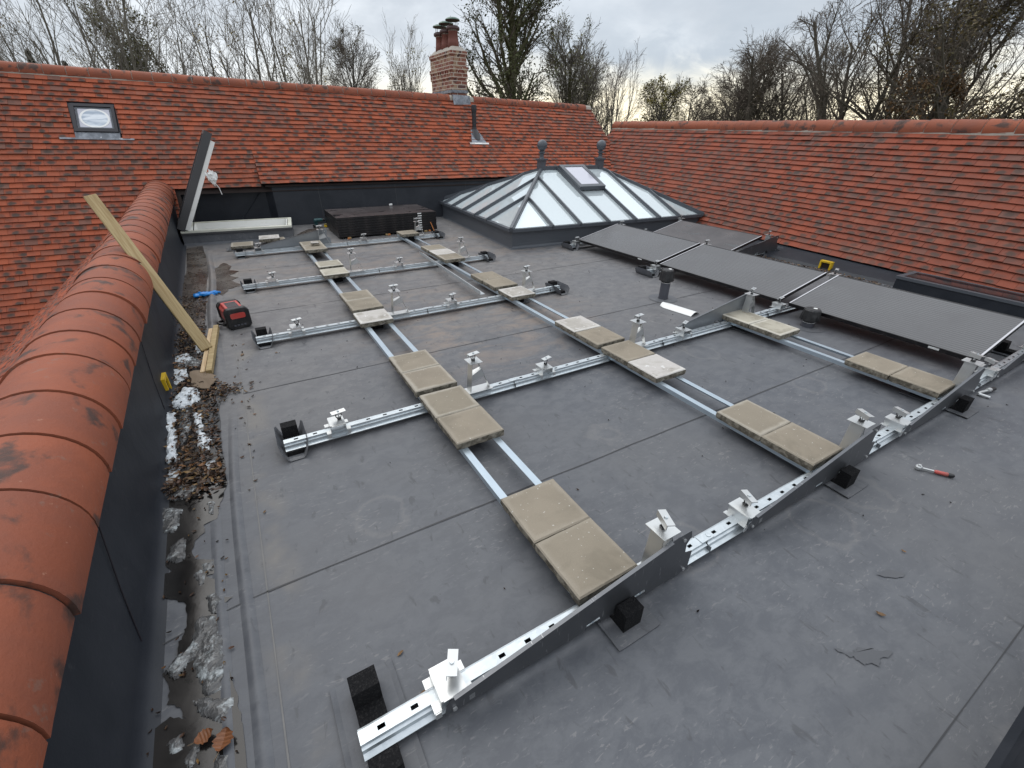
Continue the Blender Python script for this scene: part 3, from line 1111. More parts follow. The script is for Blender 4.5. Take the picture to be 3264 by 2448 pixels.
def ridge_run(parent, Pa, Pb, R, length, m, seed, mort='mortar', seg=10, skip=None):
    r = random.Random(seed)
    Pa = Vector(Pa); Pb = Vector(Pb); d = Pb - Pa; L = d.length; d.normalize()
    n = int(L / length)
    side = d.cross(Vector((0, 0, 1))).normalized()
    for i in range(n):
        a = Pa + d * (i * length + 0.006); c = Pa + d * ((i + 1) * length - 0.006)
        if skip and skip(a, c): continue
        dz = Vector((0, 0, r.uniform(-0.004, 0.004)))
        b = MB()
        k = ridge_tile_mesh(b, a + dz, c + dz, R, seg, rad(-22), rad(202), side, 0.006 + r.uniform(0, 0.004), m, r)
        col = (r.random(), r.random(), r.random(), 1)
        b.build('ridge_tile', parent, smooth=True, tint=[col] * len(b.v))
    # mortar bedding, visible in the joints and below
    b = MB()
    pts = [Pa + d * (L * k / 24) for k in range(25)]
    vs = []; fs = []; m2 = 9
    for p in pts:
        for k in range(m2):
            an = rad(-32) + rad(244) * k / (m2 - 1)
            rr = R - 0.010 + r.uniform(-0.003, 0.003)
            if k in (0, m2 - 1): rr = R + 0.012 + r.uniform(-0.006, 0.01)
            vs.append(p + side * (math.cos(an) * rr) + Vector((0, 0, math.sin(an) * rr)))
    for i in range(len(pts) - 1):
        for k in range(m2 - 1):
            fs.append((i * m2 + k, i * m2 + k + 1, (i + 1) * m2 + k + 1, (i + 1) * m2 + k))
    b.add(vs, fs, mort)
    b.build('mortar_bed', parent, smooth=True)
rA = bP(-10.56, 1.0) + Vector((0, 0.03, -0.015)); rB = bP(9.08, 1.0) + Vector((0, 0.03, -0.015))
ridge_run(bld, rA, rB, 0.105, 0.30, 'ridge clay', 21, skip=lambda a, c: a.x > 5.0 and c.x < 5.62)
# far slope and gable end of that building
def back_far():
    b = MB()
    a0 = bP(-10.5, 1.0); a1 = bP(9.08, 1.0)
    b.add([a0, a1, a1 + Vector((0, 2.6, -2.4)), a0 + Vector((0, 2.6, -2.4))], [(0, 1, 2, 3)], 'clay tile')
    e = bP(9.06, 0.0)
    b.add([e + Vector((0, 0, -0.03)), a1 + Vector((-0.02, 0, -0.03)), a1 + Vector((-0.02, 2.6, -2.4)), e + Vector((0, 4.4, -1.2))], [(0, 1, 2, 3)], 'brick')
    col = [(0.5, 0.5, 0.5, 1)] * len(b.v)
    # outer walls below the long slope and at its left gable
    q0 = bP(-10.4, -1.20); q1 = bP(-0.9, -1.20); g0 = bP(-10.4, 0.98); g1 = a0 + Vector((0.1, 2.6, -2.4))
    dn = lambda p: Vector((p.x, p.y, -3.4))
    n_ = Vector((0, 0.12, -0.05))
    b.add([q0 + n_, q1 + n_, dn(q1) + Vector((0, .12, 0)), dn(q0) + Vector((0, .12, 0))], [(0, 1, 2, 3)], 'brick')
    b.add([q0 + n_, g0 + n_, g1, dn(g1), dn(q0)], [(0, 1, 2, 3, 4)], 'brick')
    col = [(0.5, 0.5, 0.5, 1)] * len(b.v)
    b.build('far_slope', bld, tint=col, uv=[(0.5, 0.9)] * len(b.v))
back_far()

def chimney():
    b = MB()
    x0, x1, y0, y1 = 5.16, 5.54, 11.60, 12.88
    zs = [(1.75, 2.60, 0.0), (2.60, 2.675, 0.0), (2.675, 2.75, 0.0), (2.75, 2.825, 0.018), (2.825, 2.90, 0.012), (2.90, 2.975, 0.030), (2.975, 3.05, 0.004), (3.05, 3.125, 0.004), (3.125, 3.20, 0.004), (3.20, 3.275, 0.022)]
    for za, zb, o in zs:
        b.box(x0 - o, x1 + o, y0 - o, y1 + o, za, zb, 'brick')
    # dog-tooth course
    for k in range(9):
        yy = y0 + 0.05 + k * 0.145
        if yy < y1: b.box(x0 - 0.026, x0 + 0.01, yy, yy + 0.07, 2.826, 2.898, 'brick')
    for k in range(3):
        xx = x0 + 0.03 + k * 0.14
        b.box(xx, xx + 0.07, y0 - 0.026, y0 + 0.01, 2.826, 2.898, 'brick')
    ch = b.build('chimney', bld)
    org = origin_of(bld)
    f = MB()   # mortar flaunching
    o = 0.016
    f.add([(x0 - o, y0 - o, 3.275), (x1 + o, y0 - o, 3.275), (x1 + o, y1 + o, 3.275), (x0 - o, y1 + o, 3.275),
           (x0 + .08, y0 + .10, 3.37), (x1 - .08, y0 + .10, 3.37), (x1 - .08, y1 - .10, 3.37), (x0 + .08, y1 - .10, 3.37)],
          [(0, 1, 5, 4), (1, 2, 6, 5), (2, 3, 7, 6), (3, 0, 4, 7), (4, 5, 6, 7)], 'mortar')
    f.build('flaunching', ch, org=org)
    for yy, sc in ((11.86, 1.0), (12.25, 0.95), (12.62, 0.92)):
        p = MB()
        c = (5.35, yy, 3.33)
        p.lathe([(0.135, 0.0), (0.118, 0.15), (0.106, 0.315 * sc), (0.114, 0.318 * sc), (0.114, 0.335 * sc)], c, 'terracotta', 22)
        p.build('chimney_pot', ch, org=org, smooth=True)
        q = MB()
        z = 0.335 * sc
        q.lathe([(0.106, z), (0.108, z + 0.03)], c, 'mortar', 22)
        q.lathe([(0.150, z + 0.02), (0.158, z + 0.045), (0.150, z + 0.075), (0.120, z + 0.095), (0.09, z + 0.10)], c, 'cowl brown', 22)
        for k in range(4):
            a = 0.6 + k * math.pi / 2
            q.tube([(c[0] + 0.115 * math.cos(a), yy + 0.115 * math.sin(a), 3.33 + z + 0.08), (c[0] + 0.115 * math.cos(a), yy + 0.115 * math.sin(a), 3.33 + z + 0.20)], 0.006, 'cowl brown', 6)
        q.lathe([(0.165, z + 0.195), (0.168, z + 0.205), (0.150, z + 0.225), (0.10, z + 0.245), (0.04, z + 0.252)], c, 'cowl green', 24)
        q.lathe([(0.160, z + 0.188), (0.165, z + 0.196)], c, 'cowl brown', 24)
        q.build('cowl', ch, org=org)
    l = MB()   # lead apron over the ridge and a lead tray course
    def onr(x, t, h):
        p, ax, nm = frame(bP, x, t); return p + nm * h
    rp = [onr(5.06, 0.915, 0.035), onr(5.50, 0.93, 0.035), onr(5.50, 1.0, 0.125), onr(5.07, 1.0, 0.125), Vector((5.52, 11.598, 2.40)), Vector((5.10, 11.598, 2.41))]
    l.add(rp, [(0, 1, 2, 3), (3, 2, 4, 5)], 'lead')
    for za, zb, o in ((2.46, 2.50, 0.022), (2.50, 2.52, 0.012)):
        l.box(x0 - o, x1 + o, y0 - o, y1 + o, za, zb, 'lead')
    l.build('lead_flashing', ch, org=org)
chimney()

def small_skylight():
    p, ax, nm = frame(bP, -1.66, 0.60)
    up = nm.cross(ax).normalized()
    M = Matrix((ax, up, nm)).transposed().to_4x4(); M.translation = p
    b = MB()
    w_, h0, h1 = 0.295, -0.245, 0.265
    for a in ((-w_, w_, h0, h0 + 0.055), (-w_, w_, h1 - 0.05, h1), (-w_, -w_ + 0.045, h0 + 0.055, h1 - 0.05), (w_ - 0.045, w_, h0 + 0.055, h1 - 0.05)):
        b.box(a[0], a[1], a[2], a[3], -0.04, 0.055, 'window black', M)
    for a in ((-w_ - 0.085, -w_ - 0.002, h0, h1 + .04), (w_ + 0.002, w_ + 0.085, h0, h1 + .04), (-w_ - .01, w_ + .01, h1 + .002, h1 + .07)):
        b.box(a[0], a[1], a[2], a[3], -0.03, 0.012, 'window black', M)
    o = b.build('roof_window', bld)
    org = origin_of(bld)
    g = MB()
    g.box(-w_ + 0.046, w_ - 0.046, h0 + 0.056, h1 - 0.051, 0.018, 0.030, 'pale glass', M)
    g.build('pane', o, org=org)
    f = MB()
    for a in ((-0.243, 0.243, -0.185, -0.160), (-0.243, 0.243, 0.188, 0.213), (-0.243, -0.218, -0.16, 0.188), (0.218, 0.243, -0.16, 0.188)):
        f.box(a[0], a[1], a[2], a[3], 0.031, 0.038, 'graphite frame', M)
    f.build('inner_frame', o, org=org)
    r_ = MB()
    seg = 36; vs = []; fs = []
    for rr in (0.150, 0.176):
        for k in range(seg):
            a = 2 * math.pi * k / seg
            vs.append(M @ Vector((rr * 1.18 * math.cos(a), 0.013 + rr * math.sin(a), 0.0325)))
    for k in range(seg):
        fs.append((k, (k + 1) % seg, seg + (k + 1) % seg, seg + k))
    r_.add(vs, fs, 'white plastic')
    vs = [M @ Vector((0.150 * 1.18 * math.cos(2 * math.pi * k / seg), 0.013 + 0.150 * math.sin(2 * math.pi * k / seg), 0.0322)) for k in range(seg)]
    r_.add(vs, [tuple(range(seg))], 'diffuser glass')
    r_.build('light_tube', o, org=org)
    l = MB()
    l.box(-w_ - 0.01, w_ + 0.01, h0 - 0.105, h0 - 0.002, -0.01, 0.032, 'lead', M)
    l.box(-w_ - 0.22, w_ + 0.20, h0 - 0.135, h0 - 0.106, 0.0, 0.036, 'lead', M)
    l.build('lead_flashing', o, org=org)
small_skylight()

def soil_pipe():
    p, ax, nm = frame(bP, 5.317, 0.592)
    b = MB()
    c = (p.x, p.y, p.z)
    b.lathe([(0.050, -0.08), (0.050, 0.42)], c, 'black pipe', 18)
    b.lathe([(0.060, 0.40), (0.062, 0.45), (0.060, 0.52), (0.054, 0.54), (0.02, 0.545)], c, 'black pipe', 18)
    b.lathe([(0.058, 0.05), (0.060, 0.075), (0.052, 0.085)], c, 'black pipe', 18)
    o = b.build('vent_pipe', bld, smooth=False)
    org = origin_of(bld)
    l = MB()
    def q(x, t, h):
        P_, a_, n_ = frame(bP, x, t); return P_ + n_ * h
    l.add([q(5.23, 0.615, 0.03), q(5.39, 0.615, 0.03), q(5.50, 0.435, 0.032), q(5.12, 0.435, 0.032)], [(0, 1, 2, 3)], 'lead')
    l.add([q(5.07, 0.428, 0.033), q(5.54, 0.428, 0.033), q(5.54, 0.446, 0.034), q(5.07, 0.446, 0.034)], [(0, 1, 2, 3)], 'white plastic')
    l.build('lead_flashing', o, org=org)
    k = MB()
    vs = []; n = 14
    cpt = q(5.315, 0.545, 0.045)
    up = (q(5.3, 0.6, 0) - q(5.3, 0.5, 0)).normalized()
    base = [cpt + Vector((1, 0, 0)) * (0.085 * math.cos(2 * math.pi * i / n)) + up * (0.155 * math.sin(2 * math.pi * i / n) - 0.01) for i in range(n)]
    top = [Vector((p.x + 0.058 * math.cos(2 * math.pi * i / n), p.y + 0.058 * math.sin(2 * math.pi * i / n), p.z + 0.06)) for i in range(n)]
    k.add(base + top, [(i, (i + 1) % n, n + (i + 1) % n, n + i) for i in range(n)], 'black pipe')
    k.build('collar', o, org=org, smooth=True)
soil_pipe()

# ---- building on the right
def rP(s, t):
    y = 11.2 - s
    e = Vector((7.75 + (y - 5.98) * 0.074, y, 0.121 + (y - 5.98) * 0.0106)); r_ = Vector((9.42 + (y - 10.6) * 0.074, y, 1.838 + (y - 10.6) * 0.0088))
    return e + (r_ - e) * t
rb = thing('tiled_building', 'darker mottled red tiled roof along the right side, above the yellow drain opening', 'building', (7.4, 4.0, 0))
def rclip(s, t):
    y = 11.2 - s
    return y < 10.6 or t < 0.72
tile_field('roof', rb, rP, 0.0, 12.6, 0.0, 1.0, 0.165, 0.0436, rclip, 'clay tile mottled', 31)
rA = rP(0.60, 1.0) + Vector((0.03, 0, -0.01)); rB = rP(12.6, 1.0) + Vector((0.03, 0, -0.01))
ridge_run(rb, rA, rB, 0.115, 0.33, 'ridge clay', 32)
def right_wall():
    b = MB()
    def xx(y): return 7.75 + (y - 5.98) * 0.074
    def zz(y): return 0.121 + (y - 5.98) * 0.0106
    ys = [10.2, 5.8, 5.0, 3.0, 1.0, -0.5]
    vs = []; fs = []
    for y in ys:
        vs += [(7.02, y, -0.01), (7.075, y, 0.035), (xx(y) + .04, y, zz(y) + 0.002)]
    for i in range(len(ys) - 1):
        for k in range(2):
            fs.append((3 * i + k, 3 * i + k + 1, 3 * i + k + 4, 3 * i + k + 3))
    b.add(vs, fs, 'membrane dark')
    # slope behind and outer face give the building its body
    b.add([(9.45, 10.6, 1.80), (8.60, -1.4, 1.70), (11.0, -1.4, -0.6), (11.9, 10.6, -0.6)], [(0, 1, 2, 3)], 'clay tile mottled')
    b.build('wall', rb, tint=[(0.5, 0.5, 0.5, 1)] * len(b.v), uv=[(0.5, 0.9)] * len(b.v))
    o = MB()
    ya, yb, za, zb = 3.14, 3.30, 0.012, 0.122
    X0, X1 = 7.035, 7.10
    o.box(X0, X1, ya, yb, zb - 0.022, zb, 'yellow plastic')
    o.box(X0, X1, ya, ya + 0.022, za, zb - 0.022, 'yellow plastic')
    o.box(X0, X1, yb - 0.022, yb, za, zb - 0.022, 'yellow plastic')
    o.box(X0 + 0.025, X1 + 0.01, ya + 0.022, yb - 0.022, za, zb - 0.022, 'dark board')
    o.build('drain_outlet', rb)
right_wall()

# ---- parapet building on the left: a ridge of large half round tiles over an upstand
def le(y):
    z = 0.49 + 0.013 * y
    return -0.527 * (1.65 - z) - 0.0269 * y, z
lb = thing('tiled_building', 'lower roof on the left, big half round ridge tiles over a dark membrane upstand', 'building', (-0.9, 4.0, 0))
RR = 0.222
def left_ridge():
    r = random.Random(5)
    L = 0.335; y = 0.24
    steps = [0.24, 0.575, 0.912, 1.248, 1.61, 1.93, 2.26, 2.64, 2.95, 3.31]
    while steps[-1] < 10.5: steps.append(steps[-1] + L + r.uniform(-0.012, 0.012))
    for ya, yb in zip(steps[:-1], steps[1:]):
        xa, za = le(ya); xb, zb = le(yb)
        b = MB()
        tw = r.uniform(-0.004, 0.004)
        a = Vector((xa - RR + tw, ya + 0.005, za)); c = Vector((xb - RR + tw, yb - 0.005, zb))
        k = ridge_tile_mesh(b, a, c, RR, 22, rad(-8), rad(188), (1, 0.0269, 0), 0.004 + r.uniform(0, 0.003), 'ridge clay', r, 0.016)
        col = (r.random(), r.random(), r.random(), 1)
        b.build('ridge_tile', lb, smooth=True, tint=[col] * len(b.v))
    b = MB(); m = 17; vs = []; fs = []
    n = 90
    for i in range(n + 1):
        yy = 0.2 + 10.4 * i / n
        x, z = le(yy)
        for k in range(m):
            an = rad(-10) + rad(200) * k / (m - 1)
            rr = RR - 0.007 + r.uniform(-0.002, 0.002)
            vs.append((x - RR + rr * math.cos(an), yy, z + rr * math.sin(an)))
    for i in range(n):
        for k in range(m - 1):
            fs.append((i * m + k, i * m + k + 1, (i + 1) * m + k + 1, (i + 1) * m + k))
    b.add(vs, fs, 'dark mortar')
    b.build('mortar_bed', lb, smooth=True)
left_ridge()
def left_wall():
    def base(y): return -0.613 - 0.0245 * y
    b = MB(); n = 20; vs = []; fs = []
    ya, yb = -0.5, 10.5
    prof = [(0.055, 0.0), (0.028, 0.008), (0.010, 0.028), (0.0, 0.06)]
    for i in range(n + 1):
        y = ya + (yb - ya) * i / n
        x, z = le(max(y, 0.0))
        vs += [(base(y) + px_, y, pz_) for px_, pz_ in prof] + [(x - 0.05, y, z + 0.03)]
    for i in range(n):
        for k in range(4):
            fs.append((5 * i + k, 5 * i + k + 1, 5 * i + k + 6, 5 * i + k + 5))
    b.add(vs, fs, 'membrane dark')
    o = b.build('wall', lb, smooth=True)
    for yy in (1.47, 3.25, 5.1):
        c = MB()
        x, z = le(yy - 0.45 * 0)
        c.tube([(base(yy) + 0.002, yy, 0.055), (base(yy) - 0.012, yy + 0.10, 0.22), (x - 0.042, yy + 0.30, 0.50)], 0.0025, 'window black', 5)
        c.build('lap', o, org=origin_of(lb))
    q = MB()
    ya, yb, za, zb = 3.52, 3.645, 0.010, 0.145
    X = base(3.58)
    q.box(X - 0.03, X + 0.018, ya, yb, zb - 0.024, zb, 'yellow plastic')
    q.box(X - 0.03, X + 0.018, ya, ya + 0.022, za + 0.05, zb - 0.024, 'yellow plastic')
    q.box(X - 0.03, X + 0.018, yb - 0.022, yb, za, zb - 0.024, 'yellow plastic')
    q.box(X - 0.03, X + 0.006, ya + 0.022, yb - 0.022, za, zb - 0.024, 'dark board')
    q.build('drain_outlet', lb)
left_wall()
def lP(s, t):
    y = s
    x, z = le(y)
    r_ = Vector((x - 2 * RR + 0.03, y, z + 0.02)); e = r_ + Vector((-2.3, 0, -2.0))
    return e + (r_ - e) * t
# tiles run away from the ridge; parameter s grows along +y so the face normal points up and out
def lPf(s, t): return lP(10.9 - s, t)
tile_field('roof', lb, lPf, 0.0, 11.0, 0.0, 1.0, 0.165, 0.0335, lambda s, t: True, 'clay tile', 41)

# ---- upstand along the near edge of the flat roof
pw = MB()
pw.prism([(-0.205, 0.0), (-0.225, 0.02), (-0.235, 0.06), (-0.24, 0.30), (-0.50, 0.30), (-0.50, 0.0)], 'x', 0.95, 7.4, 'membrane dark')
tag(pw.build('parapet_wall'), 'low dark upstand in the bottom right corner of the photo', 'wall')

# ------------------------------------------------------------------ roof lantern
def lantern():
    th = thing('roof_lantern', 'big grey glazed roof lantern with two ball finials on the flat roof', 'roof lantern', (LO.x, LO.y, 0))
    ZK = 0.285
    b = MB()   # kerb: outer faces, coved foot and top flange
    cor = [(0, 0), (LW, 0), (LW, LD), (0, LD)]
    lay = [(-0.045, 0.0), (-0.015, 0.012), (-0.003, 0.04), (0.0, 0.09), (0.0, ZK)]
    vs = []; fs = []
    for off, z in lay:
        vs += [lan(off, off, z), lan(LW - off, off, z), lan(LW - off, LD - off, z), lan(off, LD - off, z)]
    for i in range(4):
        for k in range(4):
            fs.append((4 * i + k, 4 * i + (k + 1) % 4, 4 * i + 4 + (k + 1) % 4, 4 * i + 4 + k))
    b.add(vs, fs, 'graphite frame')
    k0 = [lan(0, 0, ZK), lan(LW, 0, ZK), lan(LW, LD, ZK), lan(0, LD, ZK)]
    i0 = [lan(.1, .1, ZK), lan(LW - .1, .1, ZK), lan(LW - .1, LD - .1, ZK), lan(.1, LD - .1, ZK)]
    b.add(k0 + i0, [(k, (k + 1) % 4, 4 + (k + 1) % 4, 4 + k) for k in range(4)], 'graphite frame')
    b.build('kerb', th)
    # plastered light well and the white room below
    w_ = MB()
    d0 = [lan(.1, .1, -0.45), lan(LW - .1, .1, -0.45), lan(LW - .1, LD - .1, -0.45), lan(.1, LD - .1, -0.45)]
    w_.add(i0 + d0, [(k, 4 + k, 4 + (k + 1) % 4, (k + 1) % 4) for k in range(4)], 'white room')
    f0 = [lan(-1.2, -1.2, -0.45), lan(LW + 1.2, -1.2, -0.45), lan(LW + 1.2, LD + 1.2, -0.45), lan(-1.2, LD + 1.2, -0.45)]
    f1 = [Vector((p.x, p.y, -2.3)) for p in f0]
    w_.add(d0 + f0, [(k, (k + 1) % 4, 4 + (k + 1) % 4, 4 + k) for k in range(4)], 'white room')
    w_.add(f0 + f1, [(k, (k + 1) % 4, 4 + (k + 1) % 4, 4 + k) for k in range(4)], 'white room')
    w_.add(f1, [(0, 1, 2, 3)], 'white room')
    w_.build('light_well', th)
    ZR = 1.03
    A = [lan(-0.02, -0.02, ZK + 0.02), lan(LW + 0.02, -0.02, ZK + 0.02), lan(LW + 0.02, LD + 0.02, ZK + 0.02), lan(-0.02, LD + 0.02, ZK + 0.02)]
    R0 = lan(1.52, LD / 2, ZR); R1 = lan(2.90, LD / 2, ZR)
    m = 'graphite frame'
    e = MB()   # eaves beam
    for k in range(4):
        e.bar(A[k] + Vector((0, 0, -0.012)), A[(k + 1) % 4] + Vector((0, 0, -0.012)), 0.075, 0.05, m)
    e.build('eaves_beam', th)
    r_ = MB(); r_.bar(R0 + Vector((0, 0, .02)), R1 + Vector((0, 0, .02)), 0.10, 0.07, m)
    r_.build('ridge_beam', th)
    for c, q in ((A[0], R0), (A[1], R1), (A[2], R1), (A[3], R0)):
        h = MB(); d = (c - q).normalized()
        h.bar(q, c + d * 0.05 + Vector((0, 0, 0.02)), 0.068, 0.05, m); h.bar(q + Vector((0, 0, .03)), c + d * 0.05 + Vector((0, 0, 0.05)), 0.045, 0.02, m)
        h.build('hip_rafter', th)
    def slope_bar(lo, hi):
        h = MB()
        d = (lo - hi).normalized()
        h.bar(hi + Vector((0, 0, .010)), lo + d * 0.05 + Vector((0, 0, .018)), 0.038, 0.036, m)
        h.bar(hi + Vector((0, 0, .040)), lo + d * 0.055 + Vector((0, 0, .047)), 0.024, 0.020, m)
        h.build('glazing_bar', th)
    def hitpt(a, b, side):
        """where a bar starting at the eave meets ridge or hip"""
        if side in 'fb':
            if a < 1.52: t = a / 1.52; yy = t * LD / 2
            elif a > 2.90: t = (LW - a) / (LW - 2.90); yy = t * LD / 2
            else: t = 1; yy = LD / 2
            z = ZK + 0.02 + (ZR - ZK - 0.02) * t
            return lan(a, yy if side == 'f' else LD - yy, z)
        t = min(b, LD - b) / (LD / 2)
        z = ZK + 0.02 + (ZR - ZK - 0.02) * t
        return lan(t * 1.52 if side == 'l' else LW - t * (LW - 2.90), b, z)
    fb = [0.72, 1.27, 1.86, 2.45, 3.00, 3.48]
    for a in fb:
        slope_bar(lan(a, -0.02, ZK + 0.02), hitpt(a, 0, 'f')); slope_bar(lan(a, LD + 0.02, ZK + 0.02), hitpt(a, 0, 'b'))
    for bb in (0.92, 1.48, 2.10, 2.72, 3.22):
        slope_bar(lan(-0.02, bb, ZK + 0.02), hitpt(0, bb, 'l')); slope_bar(lan(LW + 0.02, bb, ZK + 0.02), hitpt(0, bb, 'r'))
    # panes, one between each two bars
    def pane(ps):
        p = MB(); n = (Vector(ps[1]) - Vector(ps[0])).cross(Vector(ps[-1]) - Vector(ps[0])).normalized()
        if n.z < 0: n = -n
        p.add([Vector(v) + n * 0.004 for v in ps], [tuple(range(len(ps)))], 'lantern glass')
        p.build('pane', th)
    edges = [0.0] + fb + [LW]
    for a, c in zip(edges[:-1], edges[1:]):
        for sd_, yb in (('f', 0.0), ('b', LD)):
            top = [hitpt(c, 0, sd_), hitpt(a, 0, sd_)]
            for xk in (1.52, 2.90):
                if a < xk < c: top.insert(1, hitpt(xk, 0, sd_))
            pane([lan(a, yb, ZK + .02), lan(c, yb, ZK + .02)] + top)
    edges = [0.0, 0.92, 1.48, 2.10, 2.72, 3.22, LD]
    for a, c in zip(edges[:-1], edges[1:]):
        for sd_, xb in (('l', 0.0), ('r', LW)):
            top = [hitpt(0, c, sd_), hitpt(0, a, sd_)]
            if a < LD / 2 < c: top.insert(1, hitpt(0, LD / 2, sd_))
            pane([lan(xb, a, ZK + .02), lan(xb, c, ZK + .02)] + top)
    # opening vent high on the front slope
    P0 = lan(1.86, 0, ZK + .02); P1 = hitpt(1.86, 0, 'f'); up = (P1 - P0).normalized()
    nm = LE1.cross(up).normalized()
    M = Matrix((LE1, up, nm)).transposed().to_4x4(); M.translation = P0 + LE1 * 0.295
    Ls = (P1 - P0).length
    v = MB()
    a0, a1 = Ls - 0.92, Ls - 0.05
    for q in ((-.29, .29, a0, a0 + .09), (-.29, .29, a1 - .08, a1), (-.29, -.21, a0 + .09, a1 - .08), (.21, .29, a0 + .09, a1 - .08)):
        v.box(q[0], q[1], q[2], q[3], 0.03, 0.105, m, M)
    vo = v.build('opening_vent', th)
    g = MB(); g.box(-.21, .21, a0 + .09, a1 - .08, 0.085, 0.095, 'pale glass', M)
    g.build('pane', vo, org=origin_of(th))
    for q in (R0, R1):
        f = MB()
        f.box(q.x - .062, q.x + .062, q.y - .062, q.y + .062, q.z - 0.06, q.z + 0.16, m)
        f.box(q.x - .085, q.x + .085, q.y - .085, q.y + .085, q.z + 0.16, q.z + 0.19, m)
        prof = [(0.05, .19), (0.04, .22), (0.04, .27), (0.065, .285), (0.065, .30), (0.035, .31)]
        c0 = .415; rr = .098
        prof += [(max(0.02, rr * math.sin(a)), c0 - rr * math.cos(a)) for a in [0.4 + k * (math.pi - 0.5) / 12 for k in range(13)]]
        f.lathe(prof, (q.x, q.y, q.z), m, 24)
        o = f.build('finial', th, smooth=False)
    return th
lantern()
# what is seen through the glass: a rumpled olive sheet over furniture in the room below
def olive_sheet():
    b = MB(); r = random.Random(9); n = 26; vs = []; fs = []
    for i in range(n):
        for j in range(n):
            a = i / (n - 1); c = j / (n - 1)
            p = lan(-0.4 + a * 2.0, 0.3 + c * 3.0, 0)
            e = min(1, 5 * a, 5 * (1 - a), 5 * c, 5 * (1 - c))
            z = -2.28 + e * (0.75 + 0.06 * math.sin(a * 22 + 2 * math.sin(c * 9)) + 0.05 * math.sin(c * 31) + r.uniform(-.02, .02))
            vs.append((p.x, p.y, z))
    for i in range(n - 1):
        for j in range(n - 1):
            fs.append((i * n + j, (i + 1) * n + j, (i + 1) * n + j + 1, i * n + j + 1))
    b.add(vs, fs, 'olive cloth')
    tag(b.build('dust_sheet', org=(4.6, 8.2, -2.28), smooth=True), 'rumpled olive green sheet seen through the left glass of the lantern', 'sheet')
olive_sheet()

